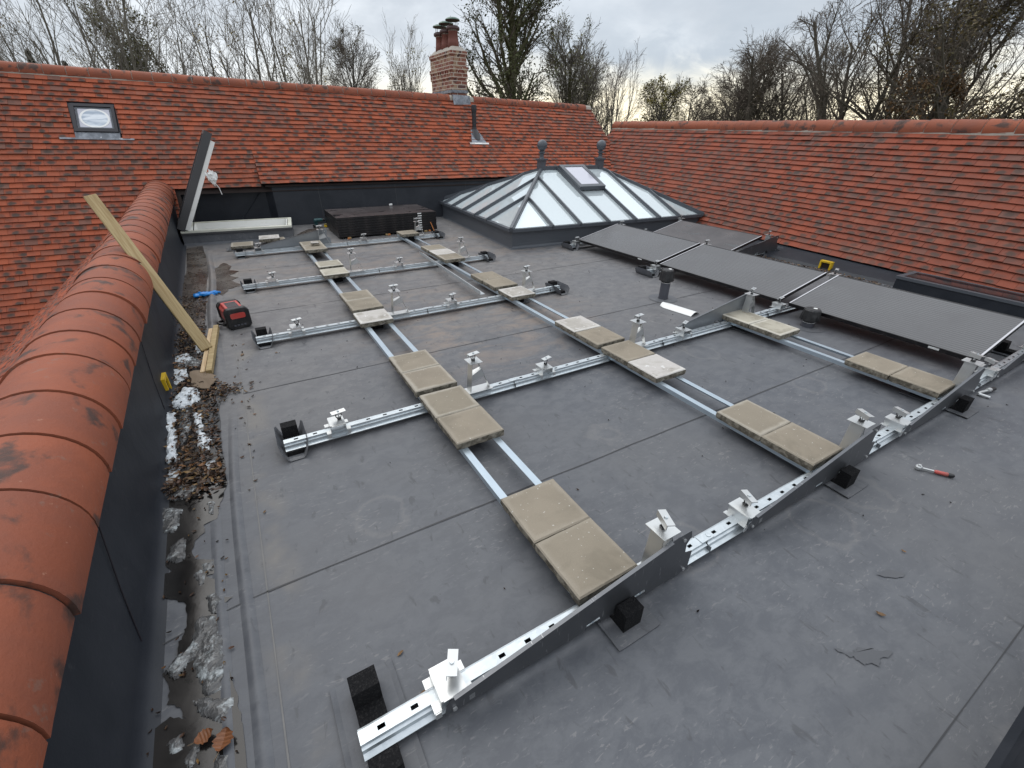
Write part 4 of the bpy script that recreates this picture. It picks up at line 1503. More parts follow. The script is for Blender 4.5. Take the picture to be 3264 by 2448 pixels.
# ------------------------------------------------------------------ open roof window beside the back wall
def hatch():
    th = thing('roof_window', 'long white framed flat roof window propped wide open beside the back wall', 'roof window', (-0.8, 8.95, 0))
    o = Vector((-0.80, 9.03, 0)); e1 = Vector((math.cos(-0.115), math.sin(-0.115), 0)); e2 = Vector((-e1.y, e1.x, 0))
    M = Matrix((e1, e2, Vector((0, 0, 1)))).transposed().to_4x4(); M.translation = o
    L, D, Z = 1.62, 0.90, 0.215
    c = MB()
    wv = 0.07
    c.prism([(-0.05, 0), (0.0, 0.03), (0.01, 0.155), (wv + .01, 0.155), (wv + .01, 0)], 'x', 0, L, 'membrane')
    c.v = [tuple(M @ Vector(p)) for p in c.v]
    c.box(0.0, 0.07, wv + .01, D - .07, 0, 0.155, 'membrane', M); c.box(L - .07, L, wv + .01, D - .07, 0, 0.155, 'membrane', M); c.box(0, L, D - .07, D, 0, 0.155, 'membrane', M)
    c.box(-0.005, L + 0.005, -0.012, 0.06, 0.156, 0.182, 'graphite cladding', M); c.box(-0.005, L + .005, D - .06, D + .012, 0.156, 0.182, 'graphite cladding', M)
    c.build('kerb', th)
    f = MB()
    for q in ((0, L, 0.0, 0.085), (0, L, D - .05, D), (0, .085, .085, D - .05), (L - .06, L, .085, D - .05)):
        f.box(q[0], q[1], q[2], q[3], 0.184, Z, 'cream paint', M)
    for q in ((0.05, L - .05, .086, .098), (.05, L - .05, D - .086, D - .072)):
        f.box(q[0], q[1], q[2], q[3], -0.35, 0.205, 'white paint', M)
    f.box(.086, .098, .098, D - .087, -0.35, 0.205, 'white paint', M); f.box(L - .086, L - .072, .098, D - .087, -0.35, 0.205, 'white paint', M)
    f.box(.099, L - .087, .099, D - .087, 0.010, 0.016, 'white paint', M)
    f.box(.12, L - .12, .100, .122, 0.19, 0.204, 'graphite cladding', M)
    f.build('frame', th)
    # the sash stands open, hinged on its left end
    ang = rad(61)
    H = o + Vector((0.02, 0.0, Z + 0.02))
    d = e1 * math.cos(ang) + Vector((0, 0, math.sin(ang)))
    es = Vector((-0.035, 0.9994, 0)); d = (d - es * d.dot(es)).normalized()
    nr = d.cross(es); nr.normalize()          # towards the underside
    if nr.x < 0: nr = -nr
    S_ = Matrix((d, es, nr)).transposed().to_4x4(); S_.translation = H
    s = MB()
    for q in ((0, 1.56, -0.01, 0.06), (0, 1.56, D - .06, D + .01), (0, .06, .06, D - .06), (1.50, 1.56, .06, D - .06)):
        s.box(q[0], q[1], q[2], q[3], -0.060, 0.045, 'graphite cladding', S_)
    so = s.build('sash', th)
    org = origin_of(th)
    i_ = MB()
    for q in ((0.03, 1.46, -0.004, 0.05), (0.03, 1.46, D - .05, D + .004), (0.03, .08, .05, D - .05), (1.41, 1.46, .05, D - .05)):
        i_.box(q[0], q[1], q[2], q[3], 0.046, 0.105, 'white paint', S_)
    i_.build('inner_frame', so, org=org)
    g = MB(); g.box(0.06, 1.50, .06, D - .06, -0.05, -0.03, 'dark glass', S_)
    g.build('pane', so, org=org)
    st = MB()
    a = S_ @ Vector((0.42, 0.015, 0.08)); b2 = M @ Vector((0.17, 0.03, 0.20))
    st.tube([a, a + (b2 - a) * 0.45], 0.013, 'black plastic', 8); st.tube([a + (b2 - a) * 0.45, b2], 0.006, 'black plastic', 8)
    st.build('gas_strut', th)
    # crumpled polythene caught on the sash
    p = MB(); r = random.Random(4)
    c0 = S_ @ Vector((0.98, -0.01, 0.14))
    bm = bmesh.new(); bmesh.ops.create_icosphere(bm, subdivisions=3, radius=1.0)
    for v in bm.verts:
        k = 1 + 0.35 * math.sin(7 * v.co.x + 3 * v.co.z) * math.cos(6 * v.co.y) + r.uniform(-.22, .22)
        v.co = Vector((v.co.x * .065 * k, v.co.y * .05 * k, v.co.z * .095 * k - .05))
        if v.co.z < -0.08: v.co.x *= 0.6
    bm.verts.index_update()
    p.add([v.co + c0 + Vector((.03, 0, 0)) for v in bm.verts], [tuple(v.index for v in f_.verts) for f_ in bm.faces], 'white plastic'); bm.free()
    p.tube([c0 + Vector((.05, 0, -.13)), c0 + Vector((.085, 0, -.20)), c0 + Vector((.10, 0, -.30))], 0.005, 'white plastic', 5)
    po = p.build('plastic_bag', org=tuple(c0), smooth=False)
    tag(po, 'crumpled white plastic bag hanging from the open roof window sash', 'plastic bag')
hatch()

# ------------------------------------------------------------------ mounting rails
ZT = 0.075     # top of a rail
def rail_section_mesh(x0, x1, slots, holes=True):
    b = MB(); m = 'galvanised'
    zb = 0.034
    half = [(0.020, ZT), (0.020, ZT - 0.014), (0.029, ZT - 0.016), (0.029, zb + 0.006), (0.046, zb + 0.001)]
    prof = [(-y, z) for y, z in half]           # front side, from the top down
    for sgn in (-1, 1):
        vs = []; fs = []
        for x in (x0, x1):
            vs += [(x, sgn * y, z) for y, z in half]
        n = len(half)
        for k in range(n - 1):
            fs.append((k, k + 1, n + k + 1, n + k))
        # lip underside gives the sheet its edge
        vs += [(x0, sgn * 0.046, zb - 0.003), (x1, sgn * 0.046, zb - 0.003), (x0, sgn * 0.029, zb), (x1, sgn * 0.029, zb)]
        fs += [(n - 1, 2 * n, 2 * n + 1, 2 * n - 1), (2 * n, 2 * n + 2, 2 * n + 3, 2 * n + 1)]
        b.add(vs, fs, m)
    # top plate with real slots
    xs = x0; w_ = 0.020
    def quad(a, c, ya, yb):
        b.add([(a, ya, ZT), (c, ya, ZT), (c, yb, ZT), (a, yb, ZT)], [(0, 1, 2, 3)], m)
    for sx_ in sorted(slots):
        a, c = sx_ - 0.012, sx_ + 0.012
        if a < xs + 0.005 or c > x1 - 0.005: continue
        quad(xs, a, -w_, w_); quad(a, c, -w_, -0.007); quad(a, c, 0.007, w_)
        xs = c
    quad(xs, x1, -w_, w_)
    # end closer
    b.add([(x0, -0.029, zb), (x0, 0.029, zb), (x0, 0.020, ZT - .002), (x0, -0.020, ZT - .002)], [(0, 1, 2, 3)], 'dark steel')
    b.add([(x0, -.028, zb - .001), (x0, .028, zb - .001), (x1, .028, zb - .001), (x1, -.028, zb - .001)], [(0, 1, 2, 3)], 'dark steel')
    return b

def clamp_mb():
    b = MB()
    b.lathe([(0.0045, 0.0), (0.0045, 0.062)], (0, 0, 0), 'stainless', 8)
    pts = [(0.017 * math.cos(a), 0.0, 0.028 + 0.022 * math.sin(a)) for a in [rad(-60) + rad(300) * k / 14 for k in range(15)]]
    b.tube(pts, 0.0032, 'black plastic', 5)
    b.box(-0.010, 0.010, -0.010, 0.010, 0.001, 0.010, 'black plastic')
    T = Matrix.Rotation(rad(5), 4, 'X')
    b.box(-0.042, 0.042, -0.017, 0.017, 0.052, 0.056, 'stainless', T)
    b.box(-0.042, 0.042, 0.014, 0.017, 0.030, 0.052, 'stainless', T)
    b.lathe([(0.0075, 0.056), (0.0075, 0.061)], (0, -0.003, 0), 'galvanised', 8)
    return b
def low_mb():
    b = MB(); m = 'stainless'
    h = 0.043
    b.box(-h, h, -0.058, 0.058, 0.045, 0.0475, m)
    b.box(-h - .0015, -h + .006, -0.058, -0.050, 0.0475, 0.056, m)
    for s_ in (-1, 1):
        b.box(s_ * h - 0.0013, s_ * h + 0.0013, -0.05, 0.05, 0.0, 0.045, m)
        xa, xb = sorted((s_ * (h + .001), s_ * (h + .026)))
        b.box(xa, xb, -0.056, -0.023, 0.004, 0.007, m); b.box(xa, xb, 0.023, 0.056, 0.004, 0.007, m)
        xa, xb = sorted((s_ * (h + .004), s_ * (h + .024)))
        b.box(xa, xb, -0.060, -0.057, -0.022, 0.006, m)
    return b
def tall_mb():
    b = MB(); m = 'stainless'
    H = 0.228
    b.box(-0.060, 0.140, -0.044, 0.044, 0.003, 0.006, m)
    b.box(-0.064, -0.052, -0.055, 0.055, 0.001, 0.010, m)
    # upright, slightly leaning strip
    b.add([(-.028, -.034, .004), (-.028, .034, .004), (-.010, .034, H), (-.010, -.034, H), (-.0255, -.034, .004), (-.0255, .034, .004), (-.0075, .034, H), (-.0075, -.034, H)],
          [(0, 3, 2, 1), (4, 5, 6, 7), (0, 1, 5, 4), (1, 2, 6, 5), (2, 3, 7, 6), (3, 0, 4, 7)], m)
    b.bar((0.040, 0, H - .002), (0.128, 0, 0.008), 0.034, 0.003, m, up=(1, 0, 0))
    # folded gusset between the two
    b.add([(-.018, -.030, .085), (.088, -.016, .105), (.066, -.016, .165), (-.013, -.030, .135)], [(0, 1, 2, 3)], m)
    b.add([(-.018, .030, .085), (.088, .016, .105), (.066, .016, .165), (-.013, .030, .135)], [(0, 1, 2, 3)], m)
    b.add([(-.013, -.030, .135), (.066, -.016, .165), (.066, .016, .165), (-.013, .030, .135)], [(0, 1, 2, 3)], m)
    b.box(-0.032, 0.060, -0.050, 0.050, H, H + 0.0028, m)
    return b
def wedge_mb(x0=0.20, x1=1.30, mirror=1, mtl='dark steel'):
    """tapering side plate that closes the gap under a panel"""
    b = MB(); m = mtl
    zb = 0.044; y = -0.060 * mirror
    def zt(x): return 0.116 + (x - x0) / (x1 - 0.12 - x0) * 0.176
    out = [(x0, zb), (x0 + 0.55, zb), (x0 + 0.56, zb + 0.028), (x0 + 0.62, zb + 0.034), (x0 + 0.63, zb), (x0 + 0.76, zb), (x0 + 0.78, zb + 0.030), (x0 + 0.85, zb + 0.036), (x0 + 0.86, zb),
           (x1, zb), (x1, zb + 0.11), (x1 - 0.045, zb + 0.125), (x1 - 0.05, zb + 0.175), (x1 - 0.03, zb + 0.21), (x1 - 0.04, zt(x1 - 0.12)), (x1 - 0.12, zt(x1 - 0.12)), (x0 + 0.025, zt(x0 + 0.025)), (x0 + .004, zt(x0) - .022), (x0, zb + 0.02)]
    bm = bmesh.new()
    vv = [bm.verts.new((px_, y, pz_)) for px_, pz_ in out]
    f = bm.faces.new(vv)
    ext = bmesh.ops.extrude_face_region(bm, geom=[f])
    for v in [g_ for g_ in ext['geom'] if isinstance(g_, bmesh.types.BMVert)]: v.co.y += 0.0025
    bmesh.ops.triangulate(bm, faces=[f_ for f_ in bm.faces if len(f_.verts) > 4])
    bm.verts.index_update()
    b.add([v.co[:] for v in bm.verts], [tuple(v.index for v in f_.verts) for f_ in bm.faces], m); bm.free()
    a = Vector((x0 + 0.03, y + 0.004 - 0.008, zt(x0 + 0.03) + 0.002)); c = Vector((x1 - 0.15, y + 0.004 - 0.008, zt(x1 - 0.15) + 0.002))
    b.bar(a, c, 0.014, 0.004, 'dark steel')
    for px_, pz_ in ((x0 + 0.03, zb + 0.018), (x1 - 0.03, zb + 0.02), (x1 - 0.075, zb + 0.215)):
        b.lathe([(0.008, 0), (0.008, 0.006)], (0, 0, 0), 'stainless', 8, M=Matrix.Translation((px_, y - 0.0005, pz_)) @ Matrix.Rotation(rad(90), 4, 'X'))
    return b

hid = bpy.data.collections.new('prototypes')     # never linked: only a place to make the first mesh of each kind
def proto(mb, name):
    me = bpy.data.meshes.new(name)
    me.from_pydata([tuple(p) for p in mb.v], [], mb.f)
    for m in mb.mats: me.materials.append(MATS[m])
    me.polygons.foreach_set('material_index', mb.fm)
    bm = bmesh.new(); bm.from_mesh(me); bmesh.ops.recalc_face_normals(bm, faces=bm.faces); bm.to_mesh(me); bm.free()
    me.update(); return me
ME = {'clamp': proto(clamp_mb(), 'clamp'), 'low': proto(low_mb(), 'low_bracket'), 'tall': proto(tall_mb(), 'tall_bracket'),
      'wedge': proto(wedge_mb(), 'side_plate'), 'wedge_back': proto(wedge_mb(mirror=-1, mtl='skylit steel'), 'side_plate')}
def put(me, name, parent, loc, rz=0.0):
    o = bpy.data.objects.new(name, me); COL.objects.link(o); o.parent = parent; o.location = loc; o.rotation_euler = (0, 0, rz)
    return o

rr_ = random.Random(17)
BAY = [0.0, 1.51, 3.02, 4.53, 6.04]
def rail(y, xa, xb, lows, talls, wedges, label, wback=(), crot=None):
    th = thing('mounting_rail', label, 'rail', (xa, y, 0), group='rails for the solar panels')
    joints = [j for j in (1.47, 2.985, 4.50, 6.01) if xa + 0.2 < j < xb - 0.1]
    pts = [xa] + joints + [xb]
    for a, c in zip(pts[:-1], pts[1:]):
        sl = [a + 0.07 + 0.105 * k for k in range(int((c - a) / 0.105)) if all(abs(a + 0.07 + 0.105 * k - q) > 0.10 for q in lows) and all(not (-0.08 < a + 0.07 + 0.105 * k - q < 0.16) for q in talls)]
        mb = rail_section_mesh(a + 0.003, c - 0.003, sl)
        mb.v = [(p[0], p[1] + y, p[2]) for p in mb.v]
        if a in joints:    # lapped fishplate and rivet at the joint
            mb.box(a - 0.03, a + 0.05, y - 0.019, y + 0.019, ZT + 0.0012, ZT + 0.003, 'galvanised')
            mb.lathe([(0.013, ZT + .003), (0.012, ZT + .006), (0.004, ZT + .0065)], (a + 0.03, y, 0), 'galvanised', 10)
            mb.box(a - 0.002, a + 0.001, y - 0.047, y - 0.029, 0.034, ZT - 0.014, 'dark steel')
        mb.build('rail_section', th)
    for q in lows:
        o = put(ME['low'], 'low_bracket', th, (q - xa, 0, ZT))
        put(ME['clamp'], 'clamp', o, (0.020, 0.012, 0.048), rad(rr_.uniform(8, 28) if crot is None else crot + rr_.uniform(-12, 12)))
    for q in talls:
        o = put(ME['tall'], 'tall_bracket', th, (q - xa, 0, ZT))
        put(ME['clamp'], 'clamp', o, (0.012, 0.0, 0.231), rad(rr_.uniform(2, 22) if crot is None else crot + rr_.uniform(-12, 12)))
    for q in wedges:
        put(ME['wedge'], 'side_plate', th, (q - xa, 0, 0))
    for q in wback:
        put(ME['wedge_back'], 'side_plate', th, (q - xa, 0, 0))
    return th
RY = [0.774, 2.462, 4.20, 5.94, 7.75]
LOWX = [0.235, 1.745, 3.26, 4.72]; TALLX = [1.145, 2.655, 4.16]
rail(RY[0], -0.055, 7.2, LOWX, TALLX + [5.66], BAY[:4], 'galvanised rail across the foreground, with a row of dark wedge plates', crot=62)
rail(RY[1], -0.07, 5.9, LOWX, TALLX + [5.66], [], 'galvanised rail, second from the camera, running under the middle solar panels', wback=[3.02])
rail(RY[2], -0.095, 3.13, LOWX[:2], TALLX[:2], [], 'galvanised rail whose left end lies just beyond the red site radio')
rail(RY[3], -0.115, 3.08, [0.20, 1.745], TALLX[:2], [], 'galvanised rail, second from the stacked panels, a loose bar leaning on it')
rail(RY[4], -0.13, 3.06, [0.185, 1.735], [1.08, 2.65], [], 'farthest galvanised rail, just in front of the stacked black panels', wback=[-0.06])
rail(RY[2], 4.56, 7.45, [4.72, 6.25], [5.66, 7.12], [6.05], 'short galvanised rail under the installed panels, its end beside the cowled vent pipe')
rail(RY[3], 4.57, 7.40, [4.72, 6.25], [5.66, 7.12], [], 'short galvanised rail under the far end of the panels, beside the roof lantern')

# ------------------------------------------------------------------ feet
def foot(x, y, label, curl=True, long_=0.26, sheet=True, off=0.03):
    th = thing('rubber_foot', label, 'foot', (x, y, 0), group='rubber feet under the rails')
    b = MB(); w_ = 0.044; h = long_ / 2
    if not curl: h = 0.155; off = 0.022
    prof = [(-h, 0.006), (h, 0.006), (h, 0.100), (h - 0.065, 0.100), (h - 0.072, 0.033), (-h + 0.060, 0.033), (-h + 0.055, 0.100), (-h, 0.100)]
    if curl: prof = [(-0.105, 0.006), (h, 0.006), (h, 0.100), (h - 0.065, 0.100), (h - 0.072, 0.033), (-0.105, 0.033)]
    bm = bmesh.new()
    vv = [bm.verts.new((x - w_, y + p + off, z)) for p, z in prof]
    f = bm.faces.new(vv); ext = bmesh.ops.extrude_face_region(bm, geom=[f])
    for v in [g_ for g_ in ext['geom'] if isinstance(g_, bmesh.types.BMVert)]: v.co.x += 2 * w_
    bmesh.ops.triangulate(bm, faces=[f_ for f_ in bm.faces if len(f_.verts) > 4])
    bm.verts.index_update()
    b.add([v.co[:] for v in bm.verts], [tuple(v.index for v in f_.verts) for f_ in bm.faces], 'rubber'); bm.free()
    b.build('rubber_block', th)
    if sheet:
        s_ = MB(); n = 12; vs = []; fs = []; hw = 0.086 if curl else 0.105
        r = random.Random(int(x * 97 + y * 31))
        hy = 0.155 if curl else 0.20
        for j in range(7):
            yy = -hy + 2 * hy * j / 6
            for i in range(n + 1):
                a = -1 + 2 * i / n
                zc = (0.088 * (max(0, abs(a) - 0.5) / 0.5) ** 1.5 if curl else 0.006 * max(0, abs(a) - 0.8) / 0.2) * (1.0 - 0.25 * (j in (0, 6)))
                xx = a * hw
                if curl and j in (0, 6): xx *= 0.86
                vs.append((x + xx * (1 - 0.08 * zc / 0.088 if curl else 1), y + yy + off, 0.003 + zc))
        m_ = n + 1
        for j in range(6):
            for i in range(n): fs.append((j * m_ + i, j * m_ + i + 1, (j + 1) * m_ + i + 1, (j + 1) * m_ + i))
        k = len(vs)
        vs += [(a, b_, c + 0.0035) for a, b_, c in vs]
        fs += [tuple(q + k for q in f_) for f_ in fs]
        # rim
        per = [i for i in range(m_)] + [j * m_ + n for j in range(1, 7)] + [6 * m_ + i for i in range(n - 1, -1, -1)] + [j * m_ for j in range(5, 0, -1)]
        fs += [(per[i], per[(i + 1) % len(per)], per[(i + 1) % len(per)] + k, per[i] + k) for i in range(len(per))]
        s_.add(vs, fs, 'membrane')
        s_.build('protection_sheet', th, smooth=False)
    return th
names = ['nearest rail', 'second rail', 'third rail', 'fourth rail', 'farthest rail']
foot(0.0, RY[0], 'black rubber foot on a flat membrane sheet, under the near left rail end', curl=False)
for i in range(1, 5):
    foot(-0.02 - 0.018 * (i > 1) * i / 2, RY[i] + 0.015, 'black rubber foot in curled sheet under the left end of the %s' % names[i], curl=True)
for i, yy in ((2, RY[2]), (3, RY[3]), (4, RY[4])):
    foot(3.11 - 0.03 * (i - 2), yy - 0.02, 'black rubber foot under the right end of the %s' % names[i], curl=True)
foot(4.60, RY[2], 'black rubber foot at the low panel edge, beside the cowled vent pipe', curl=True)
foot(4.62, RY[3], 'black rubber foot at the panel corner nearest the roof lantern', curl=True)
foot(7.40, RY[2], 'black rubber foot behind the panels, close to the mottled roof edge', curl=True)
for xx, wn in ((0.935, 'left'), (2.515, 'middle'), (4.035, 'right')):
    for i in range(5):
        if wn == 'right' and i > 1: continue
        foot(xx, RY[i] + (0.01 if i == 0 else 0.0), 'black rubber foot under the crossing of %s and %s slab walkway' % (names[i], wn), curl=False)
foot(5.60, RY[0], 'black rubber foot under the high end of the nearest panel', curl=False)

# ------------------------------------------------------------------ ballast bars and slabs
def ballast_bar(x, ya, yb, label, z=ZT + 0.004, sgn=1, rz=0.0):
    b = MB()
    L = yb - ya
    prof = [(-0.020, z), (-0.020, z - 0.032), (-0.0175, z - 0.032), (-0.0175, z - 0.0025), (0.020, z - 0.0025), (0.020, z)]
    if sgn < 0: prof = [(-p, q) for p, q in prof]
    b.prism([(x + p, q) for p, q in prof], 'y', ya, yb, 'zinc bar')
    return tag(b.build('ballast_bar', org=(x, ya, z)), label, 'metal bar', 'bars that carry the slabs')
for xx, wn, yb in ((0.815, 'left', 8.0), (1.02, 'left', 8.0), (2.385, 'middle', 7.95), (2.565, 'middle', 7.95), (3.935, 'right', 2.60), (4.11, 'right', 2.60)):
    ballast_bar(xx, 0.72, yb, '%s of the two zinc bars under the %s slab walkway' % ('left' if xx in (0.815, 2.385, 3.935) else 'right', wn), sgn=1 if xx in (0.815, 2.385, 3.935) else -1)

def slab_mesh(w_, d, h, seed):
    r = random.Random(seed); b = MB()
    c = 0.006; n = 9
    hw, hd = w_ / 2, d / 2
    def ring(ix, z, jit):
        pts = []
        for (x0, y0), (x1, y1) in zip([(-1, -1), (1, -1), (1, 1), (-1, 1)], [(1, -1), (1, 1), (-1, 1), (-1, -1)]):
            for k in range(n):
                t = k / n
                pts.append(((x0 + (x1 - x0) * t) * (hw - ix) + r.uniform(-jit, jit), (y0 + (y1 - y0) * t) * (hd - ix) + r.uniform(-jit, jit), z + r.uniform(-jit, jit) * 0.4))
        return pts
    R = [ring(0.004, 0, 0.0030), ring(0.0, h * 0.35, 0.0022), ring(0.0, h - c, 0.0007), ring(c, h, 0.0006)]
    vs = sum(R, []); m = 4 * n; fs = []
    for j in range(3):
        for k in range(m): fs.append((j * m + k, j * m + (k + 1) % m, (j + 1) * m + (k + 1) % m, (j + 1) * m + k))
    fs.append(tuple(range(3 * m, 4 * m))); fs.append(tuple(range(m - 1, -1, -1)))
    return vs, fs
ORD = ['first', 'second', 'third', 'fourth', 'fifth', 'sixth', 'seventh', 'eighth', 'ninth', 'tenth', 'eleventh', 'twelfth', 'thirteenth', 'fourteenth']
def slab(x, y, z, m, label, w_=0.302, d=0.302, h=0.048, rz=0.0, seed=0, group='paving slabs used as ballast', tilt=(0, 0)):
    b = MB(); vs, fs = slab_mesh(w_, d, h, seed); b.add(vs, fs, m)
    o = b.build('paving_slab', org=(0, 0, 0))
    o.location = (x, y, z); o.rotation_euler = (tilt[0], tilt[1], rz)
    return tag(o, label, 'paving slab', group)
ZS = ZT + 0.0055
rs = random.Random(23)
WALK = {'left': (0.920, [(0.785, 'plain'), (1.090, 'plain'), (1.885, 'plain'), (2.192, 'tan'), (2.55, 'tan'), (2.858, 'tan'), (3.955, 'white'), (4.335, 'plain'), (4.640, 'tan'), (5.72, 'grey'), (6.14, 'grey'), (7.10, 'tan'), (7.415, 'tan')]),
        'middle': (2.490, [(0.785, 'plain'), (1.090, 'tan'), (1.895, 'white'), (2.205, 'plain'), (2.555, 'plain'), (2.868, 'white'), (3.955, 'white'), (4.345, 'plain'), (4.655, 'plain'), (5.75, 'tan'), (6.075, 'white'), (6.40, 'tan'), (7.58, 'plain')]),
        'right': (4.030, [(0.785, 'plain'), (1.090, 'plain'), (1.930, 'grey'), (2.238, 'grey')])}
DESC = {'plain': 'tan', 'tan': 'tan pale rimmed', 'grey': 'pale grey tan', 'white': 'whitish scuffed'}
for wn, (xc, lst) in WALK.items():
    for i, (y0, kind) in enumerate(lst):
        lift_ = 0.022 if (wn == 'left' and y0 > 7) or (wn == 'middle' and y0 > 7) else 0.0
        xo = -0.012 if (wn == 'left' and i in (6, 9, 11, 12)) else 0.0
        slab(xc + xo + rs.uniform(-0.004, 0.004), y0 + 0.151, ZS + lift_, 'paving ' + kind, '%s slab, %s from the camera on the %s slab walkway' % (DESC[kind], ORD[i], wn), seed=i * 7 + len(wn), rz=rs.uniform(-0.012, 0.012), tilt=(0, 0))
# slabs lying loose beside the roof window
slab(0.00, 8.42, 0.018, 'paving tan', 'loose tan slab lying on torn membrane at the farthest rail end', seed=91, rz=-0.06, w_=0.31, d=0.31)
mm = MB()
vs = []; fs = []
for j in range(5):
    for i in range(13):
        a = -1 + i / 6
        vs.append((-0.02 + a * 0.21, 8.24 + j * 0.095, 0.004 + 0.045 * max(0, abs(a) - 0.72) ** 1.2 + 0.01 * math.sin(i * 1.3 + j)))
for j in range(4):
    for i in range(12): fs.append((j * 13 + i, j * 13 + i + 1, (j + 1) * 13 + i + 1, (j + 1) * 13 + i))
mm.add([(a, b_, max(0.004, c) ) for a, b_, c in vs], fs, 'membrane')
tag(mm.build('membrane_offcut', org=(-0.02, 8.4, 0)), 'curled grey membrane offcut beneath the loose tan slab', 'offcut')
slab(0.50, 8.60, 0.010, 'paving tan', 'loose brown slab underneath, right of the pale loose slab', seed=92, rz=0.05)
slab(0.41, 8.56, 0.062, 'paving white', 'pale loose slab on top of another slab by the roof window', seed=93, rz=-0.06, h=0.052)
# broken pieces lying on the far slab of the left walkway
slab(0.945, 7.36, ZS + 0.022 + 0.050, 'paving tan', 'reddish broken piece lying on the far slab, under a paler piece', seed=94, w_=0.105, d=0.10, h=0.020, rz=-0.2, group='broken pieces on the far slab')
slab(0.935, 7.37, ZS + 0.022 + 0.071, 'paving white', 'pale broken piece of slab on top of the far left walkway slab', seed=95, w_=0.115, d=0.11, h=0.026, rz=-0.1, group='broken pieces on the far slab')
# loose angle lying across the third rail and the roof
lbm = MB()
a = Vector((2.22, 6.36, 0.10)); c = Vector((2.165, 4.30, 0.085))
lbm.bar(a, c, 0.056, 0.003, 'galvanised'); lbm.bar(a + Vector((-0.0275, 0, 0.018)), c + Vector((-0.0275, 0, 0.018)), 0.0025, 0.036, 'galvanised')
tag(lbm.build('metal_bar', org=tuple(a)), 'loose zinc angle bar lying across two rails left of the middle walkway', 'metal bar')

# ------------------------------------------------------------------ solar panels
def panel(L, D, glass, label, group, loc, rot, edge='panel edge', stack=False):
    th = thing('solar_panel', label, 'solar panel', loc, group=group)
    th.rotation_euler = rot
    T = 0.036; w_ = 0.010
    f = MB()
    for q in ((0, D, 0, w_), (0, D, L - w_, L), (0, w_, w_, L - w_), (D - w_, D, w_, L - w_)):
        f.box(q[0], q[1], q[2], q[3], 0, T, 'black frame')
    f.build('frame', th, org=(0, 0, 0))
    g = MB(); g.box(w_, D - w_, w_, L - w_, 0.024, T - 0.0022, glass)
    g.build('glass', th, org=(0, 0, 0))
    if not stack:
        for ya_, yb_ in ((0.001, w_ + 0.004), (L - w_ - 0.004, L - 0.001)):
            e = MB(); e.box(0.004, D - 0.004, ya_, yb_, T + 0.0005, T + 0.0020, edge)
            e.build('edge_trim', th, org=(0, 0, 0))
    s_ = MB(); s_.box(-0.0012, 0.0, L * 0.16, L * 0.16 + 0.075, 0.010, 0.028, 'white plastic')
    s_.build('sticker', th, org=(0, 0, 0))
    return th
TILT = math.atan2(0.178, 0.80)
pd = 0.84
for y0, y1, lb_ in ((0.86, 2.385, 'dark solar panel nearest the camera, right of the front walkway slabs'), (2.50, 4.165, 'middle dark solar panel of the installed row, above the short round vent'), (4.225, 5.93, 'far dark solar panel of the installed row, next to the roof lantern')):
    panel(y1 - y0, pd, 'solar glass', lb_, 'installed solar panels', (4.755, y0, 0.110), (0, -TILT, 0))
panel(1.55, pd, 'solar glass bronze', 'brownish wet solar panel behind the row, against the mottled tiled roof', 'installed solar panels', (6.03, 4.13, 0.110), (0, -TILT, 0))
# the stack
rp = random.Random(6)
for k in range(8):
    n_ = 7 - k
    lb_ = 'topmost black solar panel of the stack, its face streaked with wet' if n_ == 0 else '%s black solar panel from the top of the stack by the back wall' % ORD[n_]
    jx, jy = rp.uniform(-0.006, 0.006), rp.uniform(-0.006, 0.006)
    # lies with its long side along x
    p = panel(1.80, 1.10, 'solar glass bronze', lb_, 'stacked solar panels', (3.275 + jx, 8.375 + jy, 0.03 + k * 0.0405), (0, 0, rad(90) - 0.006), stack=True)
# timber bearers with orange protectors below the stack
for xx in (1.62, 2.28, 3.02):
    b = MB(); b.box(xx, xx + 0.05, 8.34, 9.45, 0.003, 0.028, 'timber')
    o = b.build('timber_bearer', org=(xx, 8.4, 0), bevel=0.002)
    tag(o, 'small timber bearer under the %s of the stacked panels' % ('left end' if xx < 2 else ('middle' if xx < 2.5 else 'right end')), 'timber')

